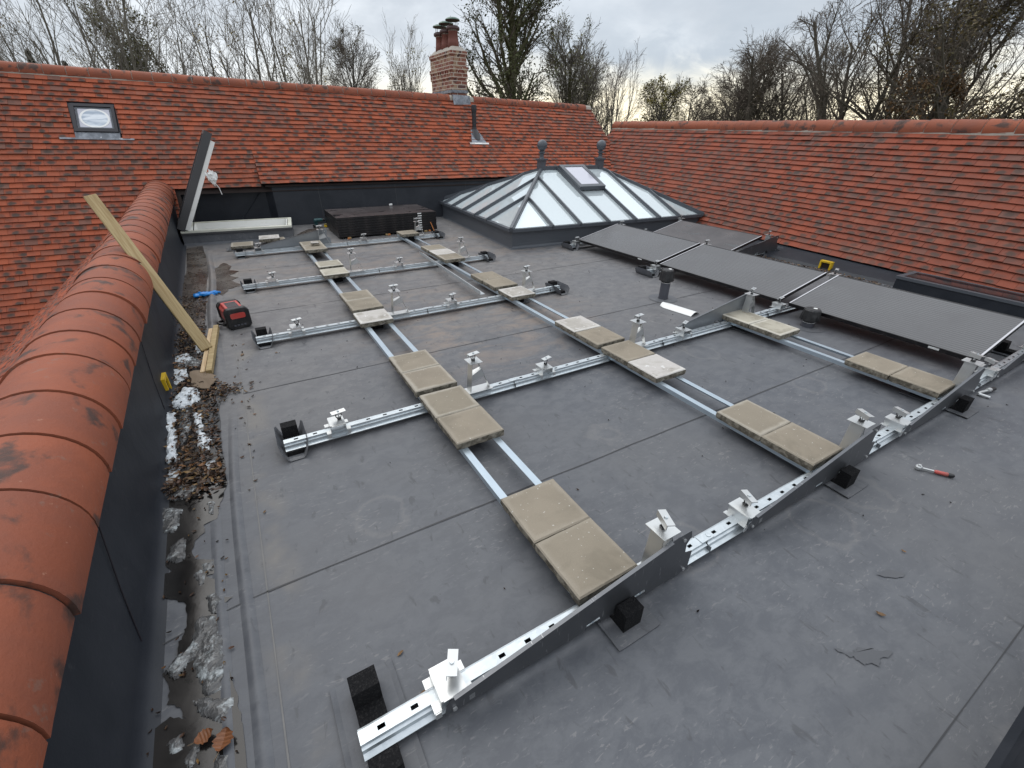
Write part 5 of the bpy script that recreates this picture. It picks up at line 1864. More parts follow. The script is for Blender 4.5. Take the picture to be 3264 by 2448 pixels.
# ------------------------------------------------------------------ pipes through the flat roof
def cowl_pipe(x, y, zp, zt, label, r=0.052, rc=0.072):
    th = thing('vent_pipe', label, 'vent pipe', (x, y, 0))
    b = MB(); b.lathe([(r, 0.0), (r, zp)], (x, y, 0), 'grey pipe', 24)
    b.lathe([(r + .002, zp - .004), (r + .003, zp)], (x, y, 0), 'white plastic', 24)
    b.build('pipe', th, smooth=False)
    f = MB(); n = 28
    vs = [(x + 0.16 * math.cos(2 * math.pi * k / n), y + 0.16 * math.sin(2 * math.pi * k / n), 0.0035) for k in range(n)] + [(x + (r + .006) * math.cos(2 * math.pi * k / n), y + (r + .006) * math.sin(2 * math.pi * k / n), 0.006) for k in range(n)]
    f.add(vs, [(k, (k + 1) % n, n + (k + 1) % n, n + k) for k in range(n)], 'membrane')
    f.build('flange', th, smooth=True)
    c = MB()
    c.lathe([(r - .004, zp + .001), (r - .004, zp + .03)], (x, y, 0), 'black plastic', 24)
    # ribbed bell
    vs = []; fs = []; n = 36
    for rr, z in ((rc + .008, zp + .022), (rc + .004, zp + .06), (rc - .006, zt - .012), (rc - .014, zt), (0.02, zt + .002)):
        for k in range(n):
            a = 2 * math.pi * k / n; q = rr + (0.0035 if k % 3 == 0 and z < zt - .005 else 0)
            vs.append((x + q * math.cos(a), y + q * math.sin(a), z))
    for j in range(4):
        for k in range(n): fs.append((j * n + k, j * n + (k + 1) % n, (j + 1) * n + (k + 1) % n, (j + 1) * n + k))
    fs.append(tuple(range(4 * n, 5 * n)))
    c.add(vs, fs, 'black plastic')
    c.build('cowl', th, smooth=False)
    l = MB(); l.lathe([(0.019, zt + .0025), (0.019, zt + .0035)], (x + .02, y - .012, 0), 'white plastic', 14)
    l.build('sticker', th)
cowl_pipe(4.04, 3.41, 0.195, 0.340, 'grey vent pipe with ribbed black cowl standing by the solar panels')
cowl_pipe(4.66, 2.10, 0.055, 0.185, 'short vent with ribbed black cowl right under the panel edge', 0.055, 0.078)

# white curved plastic cover lying on the roof
b = MB(); vs = []; fs = []
P0 = Vector((3.865, 3.255, 0)); P1 = Vector((3.922, 2.855, 0)); sdv = Vector((0.99, 0.14, 0))
for i in range(13):
    t = i / 12; hw = 0.078 * min(1, 0.55 + 3.2 * t)
    for k in range(9):
        a = -1 + k / 4
        p = P0 + (P1 - P0) * t + sdv * (a * hw)
        vs.append((p.x, p.y, 0.006 + 0.030 * (1 - a * a)))
for i in range(12):
    for k in range(8): fs.append((i * 9 + k, i * 9 + k + 1, (i + 1) * 9 + k + 1, (i + 1) * 9 + k))
n0 = len(vs); vs += [(p[0], p[1], p[2] - 0.004) for p in vs]
fs += [tuple(q + n0 for q in f) for f in fs]
per = list(range(9)) + [i * 9 + 8 for i in range(1, 13)] + [12 * 9 + k for k in range(7, -1, -1)] + [i * 9 for i in range(11, 0, -1)]
fs += [(per[i], per[(i + 1) % len(per)], per[(i + 1) % len(per)] + n0, per[i] + n0) for i in range(len(per))]
b.add(vs, fs, 'white plastic')
tag(b.build('plastic_cover', org=(3.9, 3.05, 0)), 'white curved strip lying loose on the roof near the cowled vent pipe', 'cover')

# flat rooflight by the eave on the right
def flat_rooflight():
    th = thing('flat_rooflight', 'low dark flat rooflight with shiny top below the mottled tiled roof', 'rooflight', (6.88, 2.3, 0))
    M = Matrix.Rotation(rad(-1.5), 4, 'Z'); M.translation = Vector((6.88, 2.30, 0))
    k = MB()
    k.box(0, 0.44, -3.6, 0, 0, 0.135, 'membrane dark', M); k.build('kerb', th)
    f = MB()
    for q in ((-.012, .045, -3.61, .012), (.41, .452, -3.61, .012), (.045, .41, -.045, .012), (.045, .41, -3.61, -3.56)):
        f.box(q[0], q[1], q[2], q[3], 0.136, 0.168, 'graphite frame', M)
    f.build('frame', th)
    g = MB(); g.box(.046, .409, -3.559, -.046, 0.150, 0.166, 'dark glass', M); g.build('pane', th)
flat_rooflight()

# ------------------------------------------------------------------ timbers
b = MB()
A = Vector((-0.458, 4.172, 0.055)); Bp = A + (Vector((-0.78, 4.76, 0.745)) - A) * 1.60
d = (Bp - A).normalized()
sdir = Vector((1, 0.15, 0)); sdir = (sdir - d * sdir.dot(d)).normalized(); nrm = d.cross(sdir)
Mx = Matrix((d, sdir, nrm)).transposed().to_4x4()
L_ = (Bp - A).length
b.box(0, L_, -0.044, 0.044, -0.020, 0.020, 'timber')
o = b.build('timber_post', org=(0, 0, 0), bevel=0.005)
Mx.translation = A; o.matrix_world = Mx
tag(o, 'long yellowish timber post leaning over the big ridge tiles on the left', 'timber')
for k, (dx, w_, hh, mt, lab) in enumerate(((-0.022, 0.032, 0.030, 'timber pale', 'left pinkish batten of the pair lying by the leaf filled gutter'), (0.022, 0.040, 0.045, 'timber', 'right yellow batten of the pair lying by the leaf filled gutter'))):
    b = MB()
    b.bar((-0.408 + dx, 4.69 - 0.03 * (1 - k), 0.034 + hh / 2), (-0.470 + dx, 3.75 - 0.03 * (k == 1) + 0.02, 0.012 + hh / 2), w_, hh, mt)
    tag(b.build('timber_batten', org=(-0.43, 4.2, 0), bevel=0.002), lab, 'timber', 'battens beside the gutter')

# cardboard scrap
b = MB(); vs = []; fs = []; r = random.Random(2)
out = wob([(-0.575, 3.80), (-0.50, 3.83), (-0.44, 3.72), (-0.405, 3.66), (-0.41, 3.55), (-0.46, 3.50), (-0.56, 3.60)], 0.010, 4, 5)
c0 = (-0.49, 3.67)
top = [(x, y, 0.034 + 0.012 * math.sin(23 * x + 17 * y)) for x, y in out]
vs = [(c0[0], c0[1], 0.036)] + top + [(x, y, z - 0.006) for x, y, z in top]
n = len(top)
fs = [(0, 1 + k, 1 + (k + 1) % n) for k in range(n)] + [(1 + k, 1 + (k + 1) % n, 1 + n + (k + 1) % n, 1 + n + k) for k in range(n)]
b.add(vs, fs, 'cardboard')
tag(b.build('cardboard_scrap', org=(-0.49, 3.67, 0.03)), 'torn grey brown piece of cardboard among wet leaves in the gutter', 'cardboard')

# crumpled blue glove
b = MB(); r = random.Random(8)
bm = bmesh.new(); bmesh.ops.create_icosphere(bm, subdivisions=3, radius=1.0)
for v in bm.verts:
    k = 1 + 0.16 * math.sin(9 * v.co.x + 2) * math.cos(8 * v.co.y) + r.uniform(-.07, .07)
    v.co = Vector((v.co.x * .072 * k, v.co.y * .050 * k, max(-0.9, v.co.z) * .024 * k))
bm.verts.index_update()
b.add([(v.co.x - 0.50, v.co.y + 5.945, v.co.z + 0.028) for v in bm.verts], [tuple(v.index for v in f.verts) for f in bm.faces], 'blue nitrile'); bm.free()
def finger(pts, rr):
    b.tube(pts, rr, 'blue nitrile', 7)
for k, (x1, y1, x2, y2) in enumerate(((-.43, 5.985, -.365, 5.985), (-.43, 5.965, -.345, 5.975), (-.435, 5.945, -.375, 5.935), (-.445, 5.925, -.40, 5.905))):
    finger([(x1 - .04, y1 - .005, .026), (x1, y1, .030), ((x1 + x2) / 2, (y1 + y2) / 2 + .006, .034 - .006 * (k % 2)), (x2, y2, .016)], 0.0115)
finger([(-.52, 5.985, .03), (-.545, 6.02, .032), (-.575, 6.025, .018)], 0.012)
b.lathe([(0.040, 0), (0.046, .03), (0.050, .055)], (0, 0, 0), 'blue nitrile', 14, M=Matrix.Translation((-.545, 5.935, .03)) @ Matrix.Rotation(rad(-95), 4, 'Y') @ Matrix.Diagonal((0.42, 1.0, 1.0, 1.0)))
tag(b.build('glove', org=(-0.5, 5.95, 0), smooth=True), 'crumpled bright blue rubber glove lying by the gutter', 'glove')

# ------------------------------------------------------------------ site radio
def radio():
    th = thing('site_radio', 'chunky red and black jobsite radio lying beside the gutter', 'radio', (-0.295, 4.68, 0), rz=rad(11))
    W_, D_, H_ = 0.205, 0.37, 0.20
    def rbox(mb, x0, x1, y0, y1, z0, z1, m, c=0.02):
        prof = [(x0 + c, z0), (x1 - c, z0), (x1, z0 + c), (x1, z1 - c), (x1 - c, z1), (x0 + c, z1), (x0, z1 - c), (x0, z0 + c)]
        mb.prism(prof, 'y', y0, y1, m)
    z3 = (0, 0, 0)
    b = MB(); rbox(b, 0.012, W_ - .012, 0.05, D_ - .03, 0.012, H_ - .03, 'red plastic', 0.03)
    b.build('body', th, org=z3, bevel=0.004)
    b = MB()   # black front bumper frame
    rbox(b, 0, W_, 0.0, 0.06, 0.0, H_, 'black plastic', 0.028)
    b.build('front_guard', th, org=z3, bevel=0.006)
    b = MB(); rbox(b, 0.0, W_, D_ - .05, D_, 0.0, H_ - .015, 'black plastic', 0.03); b.build('rear_guard', th, org=z3, bevel=0.006)
    for xx in (0.0, W_ - .022):
        b = MB()
        b.prism([(0.055, 0.02), (D_ - .045, 0.02), (D_ - .045, 0.045), (0.16, 0.06), (0.055, 0.06)], 'x', xx, xx + .022, 'black plastic')
        b.build('side_bar', th, org=z3, bevel=0.003)
    b = MB()
    b.box(0.03, W_ - .03, 0.062, D_ - .07, H_ - .030, H_ - .012, 'red plastic'); b.build('top_panel', th, org=z3, bevel=0.006)
    s = MB(); s.box(0.055, W_ - .055, 0.095, D_ - .11, H_ - .013, H_ - .009, 'screen glass'); s.build('display', th, org=z3, bevel=0.001)
    b = MB(); rbox(b, 0.04, W_ - .04, -0.006, 0.002, 0.105, H_ - .045, 'red plastic', 0.01); b.build('red_badge_plate', th, org=z3)
    g = MB()
    rbox(g, 0.035, W_ - .035, -0.004, 0.002, 0.028, 0.10, 'black plastic', 0.008)
    for k in range(4): g.box(0.05 + k * .028, 0.068 + k * .028, -0.012, -0.004, 0.034, 0.048, 'grey pipe')
    g.build('battery_door', th, org=z3)
    h = MB(); h.tube([(0.0, 0.10, 0.03), (-0.03, 0.11, 0.045), (-0.05, 0.13, 0.045), (-0.045, 0.19, 0.04), (0.0, 0.21, 0.04)], 0.013, 'black plastic', 8)
    h.build('handle', th, org=z3, smooth=True)
radio()

# cordless tool lying by the stack
def drill():
    th = thing('cordless_drill', 'small dark teal cordless drill lying left of the stacked panels', 'drill', (1.30, 9.70, 0), rz=rad(15))
    z3 = (0, 0, 0)
    b = MB()
    b.lathe([(0.030, 0), (0.036, .02), (0.036, .13), (0.028, .16)], z3, 'green plastic', 14, M=Matrix.Translation((0, 0, .13)) @ Matrix.Rotation(rad(90), 4, 'Y'))
    b.prism([(0.01, 0.12), (0.06, 0.12), (0.05, 0.05), (0.0, 0.05)], 'y', -0.018, 0.018, 'green plastic')
    b.build('body', th, org=z3)
    c = MB(); c.lathe([(0.026, .16), (0.024, .20), (0.012, .215)], z3, 'black plastic', 12, M=Matrix.Translation((0, 0, .13)) @ Matrix.Rotation(rad(90), 4, 'Y')); c.build('chuck', th, org=z3)
    k = MB(); k.box(-0.03, 0.075, -0.036, 0.036, 0.0, 0.055, 'black plastic'); k.build('battery', th, org=z3, bevel=0.006)
drill()
b = MB(); b.box(1.46, 1.58, 9.62, 9.70, 0.005, 0.045, 'yellow plastic'); b.box(1.47, 1.57, 9.63, 9.69, 0.045, 0.07, 'green plastic')
tag(b.build('tool_case', org=(1.5, 9.66, 0), bevel=0.005), 'small yellow tool case beside the drill at the panel stack', 'case')
b = MB(); b.box(-0.03, 0.03, -0.015, 0.015, 0, 0.035, 'white plastic'); b.box(-.022, .022, -.022, -.015, .004, .028, 'stainless')
o = b.build('panel_clip', org=(0, 0, 0), bevel=0.003); o.location = (2.74, 9.42, 0.353); tag(o, 'white clip lying on the back edge of the stacked panels', 'clip')
for k, (x, y, w_, nm) in enumerate(((1.60, 8.315, .05, 'under the left front edge of the panel stack'), (2.31, 8.335, .06, 'under the middle front edge of the panel stack'), (3.10, 8.36, .05, 'near the right front corner of the panel stack'))):
    b = MB(); b.prism([(x, 0.004), (x + w_, 0.004), (x + w_ * .8, 0.030), (x + .012, 0.034)], 'y', y, y + .03, 'timber orange')
    tag(b.build('corner_protector', org=(x, y, 0), bevel=0.002), 'small orange corner protector ' + nm, 'protector', 'orange corner protectors')
b = MB(); b.bar((3.20, 8.33, 0.004), (3.15, 8.365, 0.17), 0.014, 0.014, 'timber orange')
tag(b.build('wooden_stick', org=(3.2, 8.33, 0)), 'thin orange stick leaning on the right front of the panel stack', 'stick')

# ------------------------------------------------------------------ hand tools on the roof
def ratchet():
    th = thing('ratchet_wrench', 'chrome ratchet wrench with red and black handle on the bare membrane', 'wrench', (3.02, 0.535, 0), rz=math.atan2(0.40 - 0.533, 3.102 - 3.019))
    z3 = (0, 0, 0)
    b = MB()
    b.lathe([(0.014, .004), (0.0165, .010), (0.0165, .022), (0.013, .027)], z3, 'stainless', 18)
    b.box(0.012, 0.070, -0.006, 0.006, 0.009, 0.019, 'stainless')
    b.build('head', th, org=z3, bevel=0.0)
    d_ = MB(); d_.box(-.006, .006, -.006, .006, .0, .005, 'stainless'); d_.lathe([(0.009, .027), (0.008, .034)], z3, 'stainless', 12); d_.build('socket', th, org=z3)
    h = MB()
    h.lathe([(0.008, 0), (0.011, .010), (0.0105, .035), (0.012, .06)], z3, 'red plastic', 12, M=Matrix.Translation((.070, 0, .014)) @ Matrix.Rotation(rad(90), 4, 'Y'))
    h.lathe([(0.0105, .06), (0.0125, .070), (0.011, .085), (0.006, .090)], z3, 'black plastic', 12, M=Matrix.Translation((.070, 0, .014)) @ Matrix.Rotation(rad(90), 4, 'Y'))
    h.build('handle', th, org=z3, smooth=True)
ratchet()
def adaptor():
    th = thing('socket_bar', 'chrome right angle socket bar with black end near the right rail foot', 'socket bar', (4.40, 0.70, 0), rz=rad(-8))
    z3 = (0, 0, 0)
    b = MB()
    b.tube([(0.0, 0.0, .018), (0.03, 0.004, .020), (0.13, 0.0, .020)], 0.010, 'stainless', 10)
    b.tube([(0.004, 0.0, .018), (0.03, -0.058, .012)], 0.010, 'stainless', 10)
    b.build('bar', th, org=z3)
    c = MB(); c.tube([(0.115, 0.0, .021), (0.15, 0.0, .021)], 0.0165, 'stainless', 14); c.build('collar', th, org=z3)
    d_ = MB(); d_.tube([(0.15, 0.0, .021), (0.205, -.002, .019)], 0.0150, 'black plastic', 12); d_.build('socket', th, org=z3)
adaptor()

# ------------------------------------------------------------------ snow, slush and leaves in the gutter
def heap(poly, m, h, seed, cell=0.011, edge=0.035, into=None):
    b = into or MB()
    r = random.Random(seed)
    xs = [p[0] for p in poly]; ys = [p[1] for p in poly]
    nx = int((max(xs) - min(xs)) / cell) + 2; ny = int((max(ys) - min(ys)) / cell) + 2
    ph = [r.uniform(0, 6.28) for _ in range(6)]
    idx = {}; vs = []; fs = []
    def H(x, y):
        if not inside((x, y), poly): return None
        d = edge_dist((x, y), poly)
        k = min(1, d / edge) ** 0.55
        n = 0.62 + 0.22 * math.sin(38 * x + 21 * y + ph[0]) * math.sin(33 * y - 14 * x + ph[1]) + 0.16 * math.sin(80 * x + ph[2]) * math.sin(74 * y + ph[3]) + r.uniform(-.10, .10)
        return h * k * max(0.1, n)
    hs = {}
    for i in range(nx + 1):
        for j in range(ny + 1):
            x = min(xs) + (i - .5) * cell; y = min(ys) + (j - .5) * cell
            hs[(i, j)] = (x, y, H(x, y))
    def vid(k):
        if k not in idx:
            x, y, z = hs[k]
            idx[k] = len(vs); vs.append((x + r.uniform(-.002, .002), y + r.uniform(-.002, .002), 0.0055 + (z if z is not None else -0.003)))
        return idx[k]
    for i in range(nx):
        for j in range(ny):
            c = [(i, j), (i + 1, j), (i + 1, j + 1), (i, j + 1)]
            if sum(hs[q][2] is not None for q in c) >= 2:
                fs.append(tuple(vid(q) for q in c))
    b.add(vs, fs, m)
    return b
sn = MB()
for k, (pl, h) in enumerate((
    ([(-0.715, 3.284), (-0.654, 3.272), (-0.640, 3.045), (-0.625, 2.854), (-0.612, 2.68), (-0.672, 2.66), (-0.685, 2.973)], 0.05),
    ([(-0.552, 3.236), (-0.511, 3.17), (-0.5, 2.96), (-0.458, 2.842), (-0.458, 2.667), (-0.497, 2.723), (-0.524, 2.916)], 0.034),
    ([(-0.68, 3.444), (-0.632, 3.589), (-0.527, 3.60), (-0.52, 3.362), (-0.603, 3.30), (-0.666, 3.345)], 0.045),
    ([(-0.765, 4.84), (-0.715, 4.80), (-0.705, 4.53), (-0.745, 4.52)], 0.045),
    ([(-0.71, 4.26), (-0.618, 4.30), (-0.56, 4.15), (-0.608, 4.05), (-0.695, 4.105)], 0.022),
    ([(-0.56, 4.44), (-0.52, 4.46), (-0.505, 4.28), (-0.54, 4.24)], 0.030),
    ([(-0.655, 2.60), (-0.60, 2.62), (-0.59, 2.50), (-0.65, 2.46)], 0.025),
    ([(-0.70, 4.0), (-0.62, 3.98), (-0.60, 3.80), (-0.66, 3.70), (-0.70, 3.75)], 0.020),
    ([(-0.47, 2.58), (-0.44, 2.58), (-0.435, 2.50), (-0.46, 2.49)], 0.020))):
    heap(wob(pl, 0.010, 4, 50 + k), 'snow', h, 60 + k, into=sn)
tag(sn.build('snow', smooth=False), 'patches of thawing white snow along the upstand', 'snow', kind='stuff')
sl = MB()
for k, (pl, h) in enumerate((
    ([(-0.586, 1.343), (-0.547, 1.388), (-0.509, 1.406), (-0.502, 1.49), (-0.482, 1.522), (-0.44, 1.498), (-0.425, 1.446), (-0.416, 1.372), (-0.408, 1.302), (-0.409, 1.241), (-0.419, 1.189), (-0.46, 1.18), (-0.474, 1.232), (-0.492, 1.272), (-0.498, 1.323), (-0.513, 1.35), (-0.526, 1.321), (-0.551, 1.283), (-0.575, 1.314)], 0.016),
    ([(-0.504, 1.194), (-0.46, 1.18), (-0.393, 1.141), (-0.395, 1.079), (-0.421, 1.069), (-0.472, 1.124), (-0.49, 1.155)], 0.011),
    ([(-0.656, 2.276), (-0.57, 2.227), (-0.578, 2.115), (-0.595, 2.069), (-0.637, 2.078), (-0.655, 2.139)], 0.020),
    ([(-0.607, 1.962), (-0.556, 2.015), (-0.542, 1.955), (-0.544, 1.859), (-0.59, 1.866), (-0.614, 1.889)], 0.017),
    ([(-0.467, 1.614), (-0.434, 1.611), (-0.413, 1.559), (-0.43, 1.5), (-0.456, 1.545)], 0.014),
    ([(-0.56, 1.09), (-0.53, 1.10), (-0.52, 1.06), (-0.55, 1.045)], 0.008),
    ([(-0.49, 1.05), (-0.475, 1.02), (-0.50, 0.98), (-0.515, 1.02)], 0.008),
    ([(-0.44, 0.98), (-0.40, 0.97), (-0.41, 0.86), (-0.45, 0.88)], 0.008),
    ([(-0.505, 1.76), (-0.475, 1.77), (-0.47, 1.69), (-0.50, 1.68)], 0.009),
    ([(-0.48, 1.80), (-0.435, 1.79), (-0.43, 1.745), (-0.47, 1.74)], 0.006),
    ([(-0.625, 2.42), (-0.56, 2.43), (-0.50, 2.38), (-0.56, 2.30), (-0.63, 2.32)], 0.012),
    ([(-0.46, 2.22), (-0.435, 2.20), (-0.435, 2.10), (-0.455, 2.12)], 0.008),
    ([(-0.70, 4.12), (-0.60, 4.16), (-0.50, 4.12), (-0.48, 4.0), (-0.58, 3.98), (-0.68, 4.02)], 0.016),
    ([(-0.62, 3.26), (-0.57, 3.27), (-0.56, 3.0), (-0.60, 2.8), (-0.61, 3.0)], 0.010))):
    heap(wob(pl, 0.006, 4, 80 + k), 'slush', h, 90 + k, cell=0.009, edge=0.018, into=sl)
tag(sl.build('slush', smooth=False), 'grey half melted ice in the gutter puddle', 'ice', kind='stuff')

def leaves():
    r = random.Random(12)
    vs = []; fs = []; tint = []
    pal = [(0.055, 0.028, 0.014), (0.032, 0.016, 0.009), (0.085, 0.042, 0.018), (0.15, 0.075, 0.028), (0.23, 0.105, 0.035), (0.28, 0.17, 0.065), (0.018, 0.011, 0.008), (0.10, 0.045, 0.022)]
    def leaf(x, y, z, s, flat=0.35, col=None):
        a = r.uniform(0, 6.28); w = s * r.uniform(0.32, 0.55); L = s
        t1, t2 = r.uniform(-flat, flat), r.uniform(-flat, flat)
        M = Matrix.Translation((x, y, z)) @ Matrix.Rotation(a, 4, 'Z') @ Matrix.Rotation(t1, 4, 'X') @ Matrix.Rotation(t2, 4, 'Y')
        k = len(vs); cu = r.uniform(-.2, .45) * s
        pts = [(-L / 2, 0, cu * .6), (-L * .15, -w / 2, cu * .1), (L * .25, -w * .38, 0), (L / 2, 0, cu * .5), (L * .25, w * .38, 0), (-L * .15, w / 2, cu * .1), (-L * .15, 0, -.004), (L * .25, 0, -.004)]
        for p in pts: vs.append(M @ Vector(p))
        fs.extend([(k, k + 1, k + 6), (k, k + 6, k + 5), (k + 1, k + 2, k + 7, k + 6), (k + 6, k + 7, k + 4, k + 5), (k + 2, k + 3, k + 7), (k + 7, k + 3, k + 4)])
        c = col or pal[min(7, int(r.random() ** 1.15 * 8))]; f = r.uniform(.7, 1.25)
        tint.extend([(c[0] * f, c[1] * f, c[2] * f, 1)] * 8)
    A = [(-0.745, 6.05), (-0.48, 5.98), (-0.485, 4.70), (-0.44, 3.78), (-0.39, 3.60), (-0.30, 3.42), (-0.37, 3.25), (-0.41, 3.10), (-0.385, 2.627), (-0.385, 2.332), (-0.45, 2.251), (-0.646, 2.312), (-0.673, 2.63), (-0.69, 3.621), (-0.70, 4.073), (-0.741, 4.578)]
    n = 0
    while n < 1900:
        x, y = r.uniform(-.76, -.14), 2.2 + 3.9 * r.random() ** 1.05
        if not inside((x, y), A): continue
        if y > 4.9 and r.random() > 0.45: continue
        leaf(x, y, 0.008 + r.random() ** 2 * 0.028, r.uniform(.016, .042)); n += 1
    for k in range(150):      # dense drift across the gutter
        y = r.gauss(2.44, .07); x = r.uniform(-.63, -.38)
        leaf(x, y, .008 + r.random() * .03, r.uniform(.025, .05))
    for k in range(75):
        x, y = r.gauss(-.34, .07), r.gauss(3.42, .09); leaf(x, y, .007 + r.random() * .012, r.uniform(.018, .045))
    for k in range(150):      # brown grit in the far end of the gutter
        leaf(r.uniform(-.72, -.5), r.uniform(5.9, 8.7), .007, r.uniform(.012, .03), .1)
    for k in range(60):
        leaf(r.uniform(-.62, -.38), r.uniform(.85, 2.2), .010, r.uniform(.010, .022), .2)
    for k in range(26):
        leaf(r.gauss(-.25, .035), r.uniform(2.2, 4.6), .006, r.uniform(.012, .030), .15)
    for k in range(420):      # along the foot of the right hand wall
        y = r.uniform(2.35, 4.3); leaf(6.97 - abs(r.gauss(0, .05)), y, .006 + r.random() * .02, r.uniform(.02, .045))
    b = MB(); b.add(vs, fs, 'leaf litter')
    tag(b.build('fallen_leaves', tint=tint), 'wet brown leaves drifted along the gutters', 'leaves', kind='stuff')
    # scraps blown over the open roof
    vs.clear(); fs.clear(); tint.clear()
    for k in range(170):
        x, y = r.uniform(-.15, 5.0), r.uniform(.15, 9.0)
        leaf(x, y, .005, r.uniform(.006, .020) * (1.2 if r.random() < .15 else 1), .12, (0.015, 0.012, 0.010) if r.random() < .6 else None)
    for x, y, s_ in ((-0.22, 4.05, .05), (-.20, 4.28, .03), (.03, 3.96, .03), (2.27, 0.30, .022), (.14, 1.0, .03), (.17, .83, .04), (1.83, .20, .035), (-.22, 2.0, .02)):
        leaf(x, y, .007, s_, .1, (0.22, 0.12, 0.045))
    b = MB(); b.add(vs, fs, 'leaf litter')
    tag(b.build('leaf_scraps', tint=tint), 'leaf scraps and crumbs scattered over the membrane', 'leaf scraps', kind='stuff')
leaves()

def big_leaf(x, y, s, rz, label):
    b = MB(); n = 13; vs = []; fs = []; tint = []
    for i in range(n):
        t = -1 + 2 * i / (n - 1); w = max(0.0, 1 - abs(t) ** 1.7) ** 0.8 * 0.74 * (1 + .16 * math.sin(i * 2.3 + s * 90))
        for k in range(7):
            a = -1 + k / 3
            vs.append((t * s / 2, a * w * s / 2 * 1.15, 0.012 + 0.10 * s * abs(a) + 0.030 * s * ((i % 2) - .5) * (1 - abs(a) * .3) + .10 * s * t * t))
            q = 0.90 + 0.2 * (i % 2); tint.append((0.225 * q, 0.082 * q, 0.028 * q, 1))
    for i in range(n - 1):
        for k in range(6): fs.append((i * 7 + k, i * 7 + k + 1, (i + 1) * 7 + k + 1, (i + 1) * 7 + k))
    b.add(vs, fs, 'leaf litter')
    b.tube([(-s / 2, 0, .02), (-s * .8, .01, .012)], .0015, 'cardboard', 4)
    tint += [(0.2, 0.1, 0.04, 1)] * (len(b.v) - len(tint))
    o = b.build('dry_leaf', org=(0, 0, 0), tint=tint); o.location = (x, y, .006); o.rotation_euler = (0, 0, rz)
    tag(o, label, 'leaf')
big_leaf(-0.412, 1.005, .066, rad(70), 'larger ribbed rust brown leaf in the near gutter slush')
big_leaf(-0.463, 1.045, .052, rad(15), 'smaller curled rust leaf left of the larger one in the near gutter')

# ------------------------------------------------------------------ trees
def perp(d, r):
    v = Vector((r.uniform(-1, 1), r.uniform(-1, 1), r.uniform(-1, 1)))
    v = v - d * v.dot(d)
    return v.normalized()

class Form: pass
def form(**k):
    f = Form()
    f.stems = 1; f.stem_ang = 0.0; f.trunk = 0.42; f.r0 = 0.16; f.kids = (10, 8, 6); f.ang = (0.75, 0.7, 0.7); f.ratio = (0.62, 0.42, 0.40)
    f.wob = (0.08, 0.14, 0.18, 0.2); f.up = (0.05, 0.10, 0.06, 0.02); f.start = (0.30, 0.2, 0.15); f.leaves = 0; f.leaf_size = 0.10; f.leaf = None
    f.bark = 'bark'; f.twig = 'twig grey'; f.rmin = 0.0125; f.lean = (0, 0); f.ivy = 0; f.dome = 0
    for a, b_ in k.items(): setattr(f, a, b_)
    return f

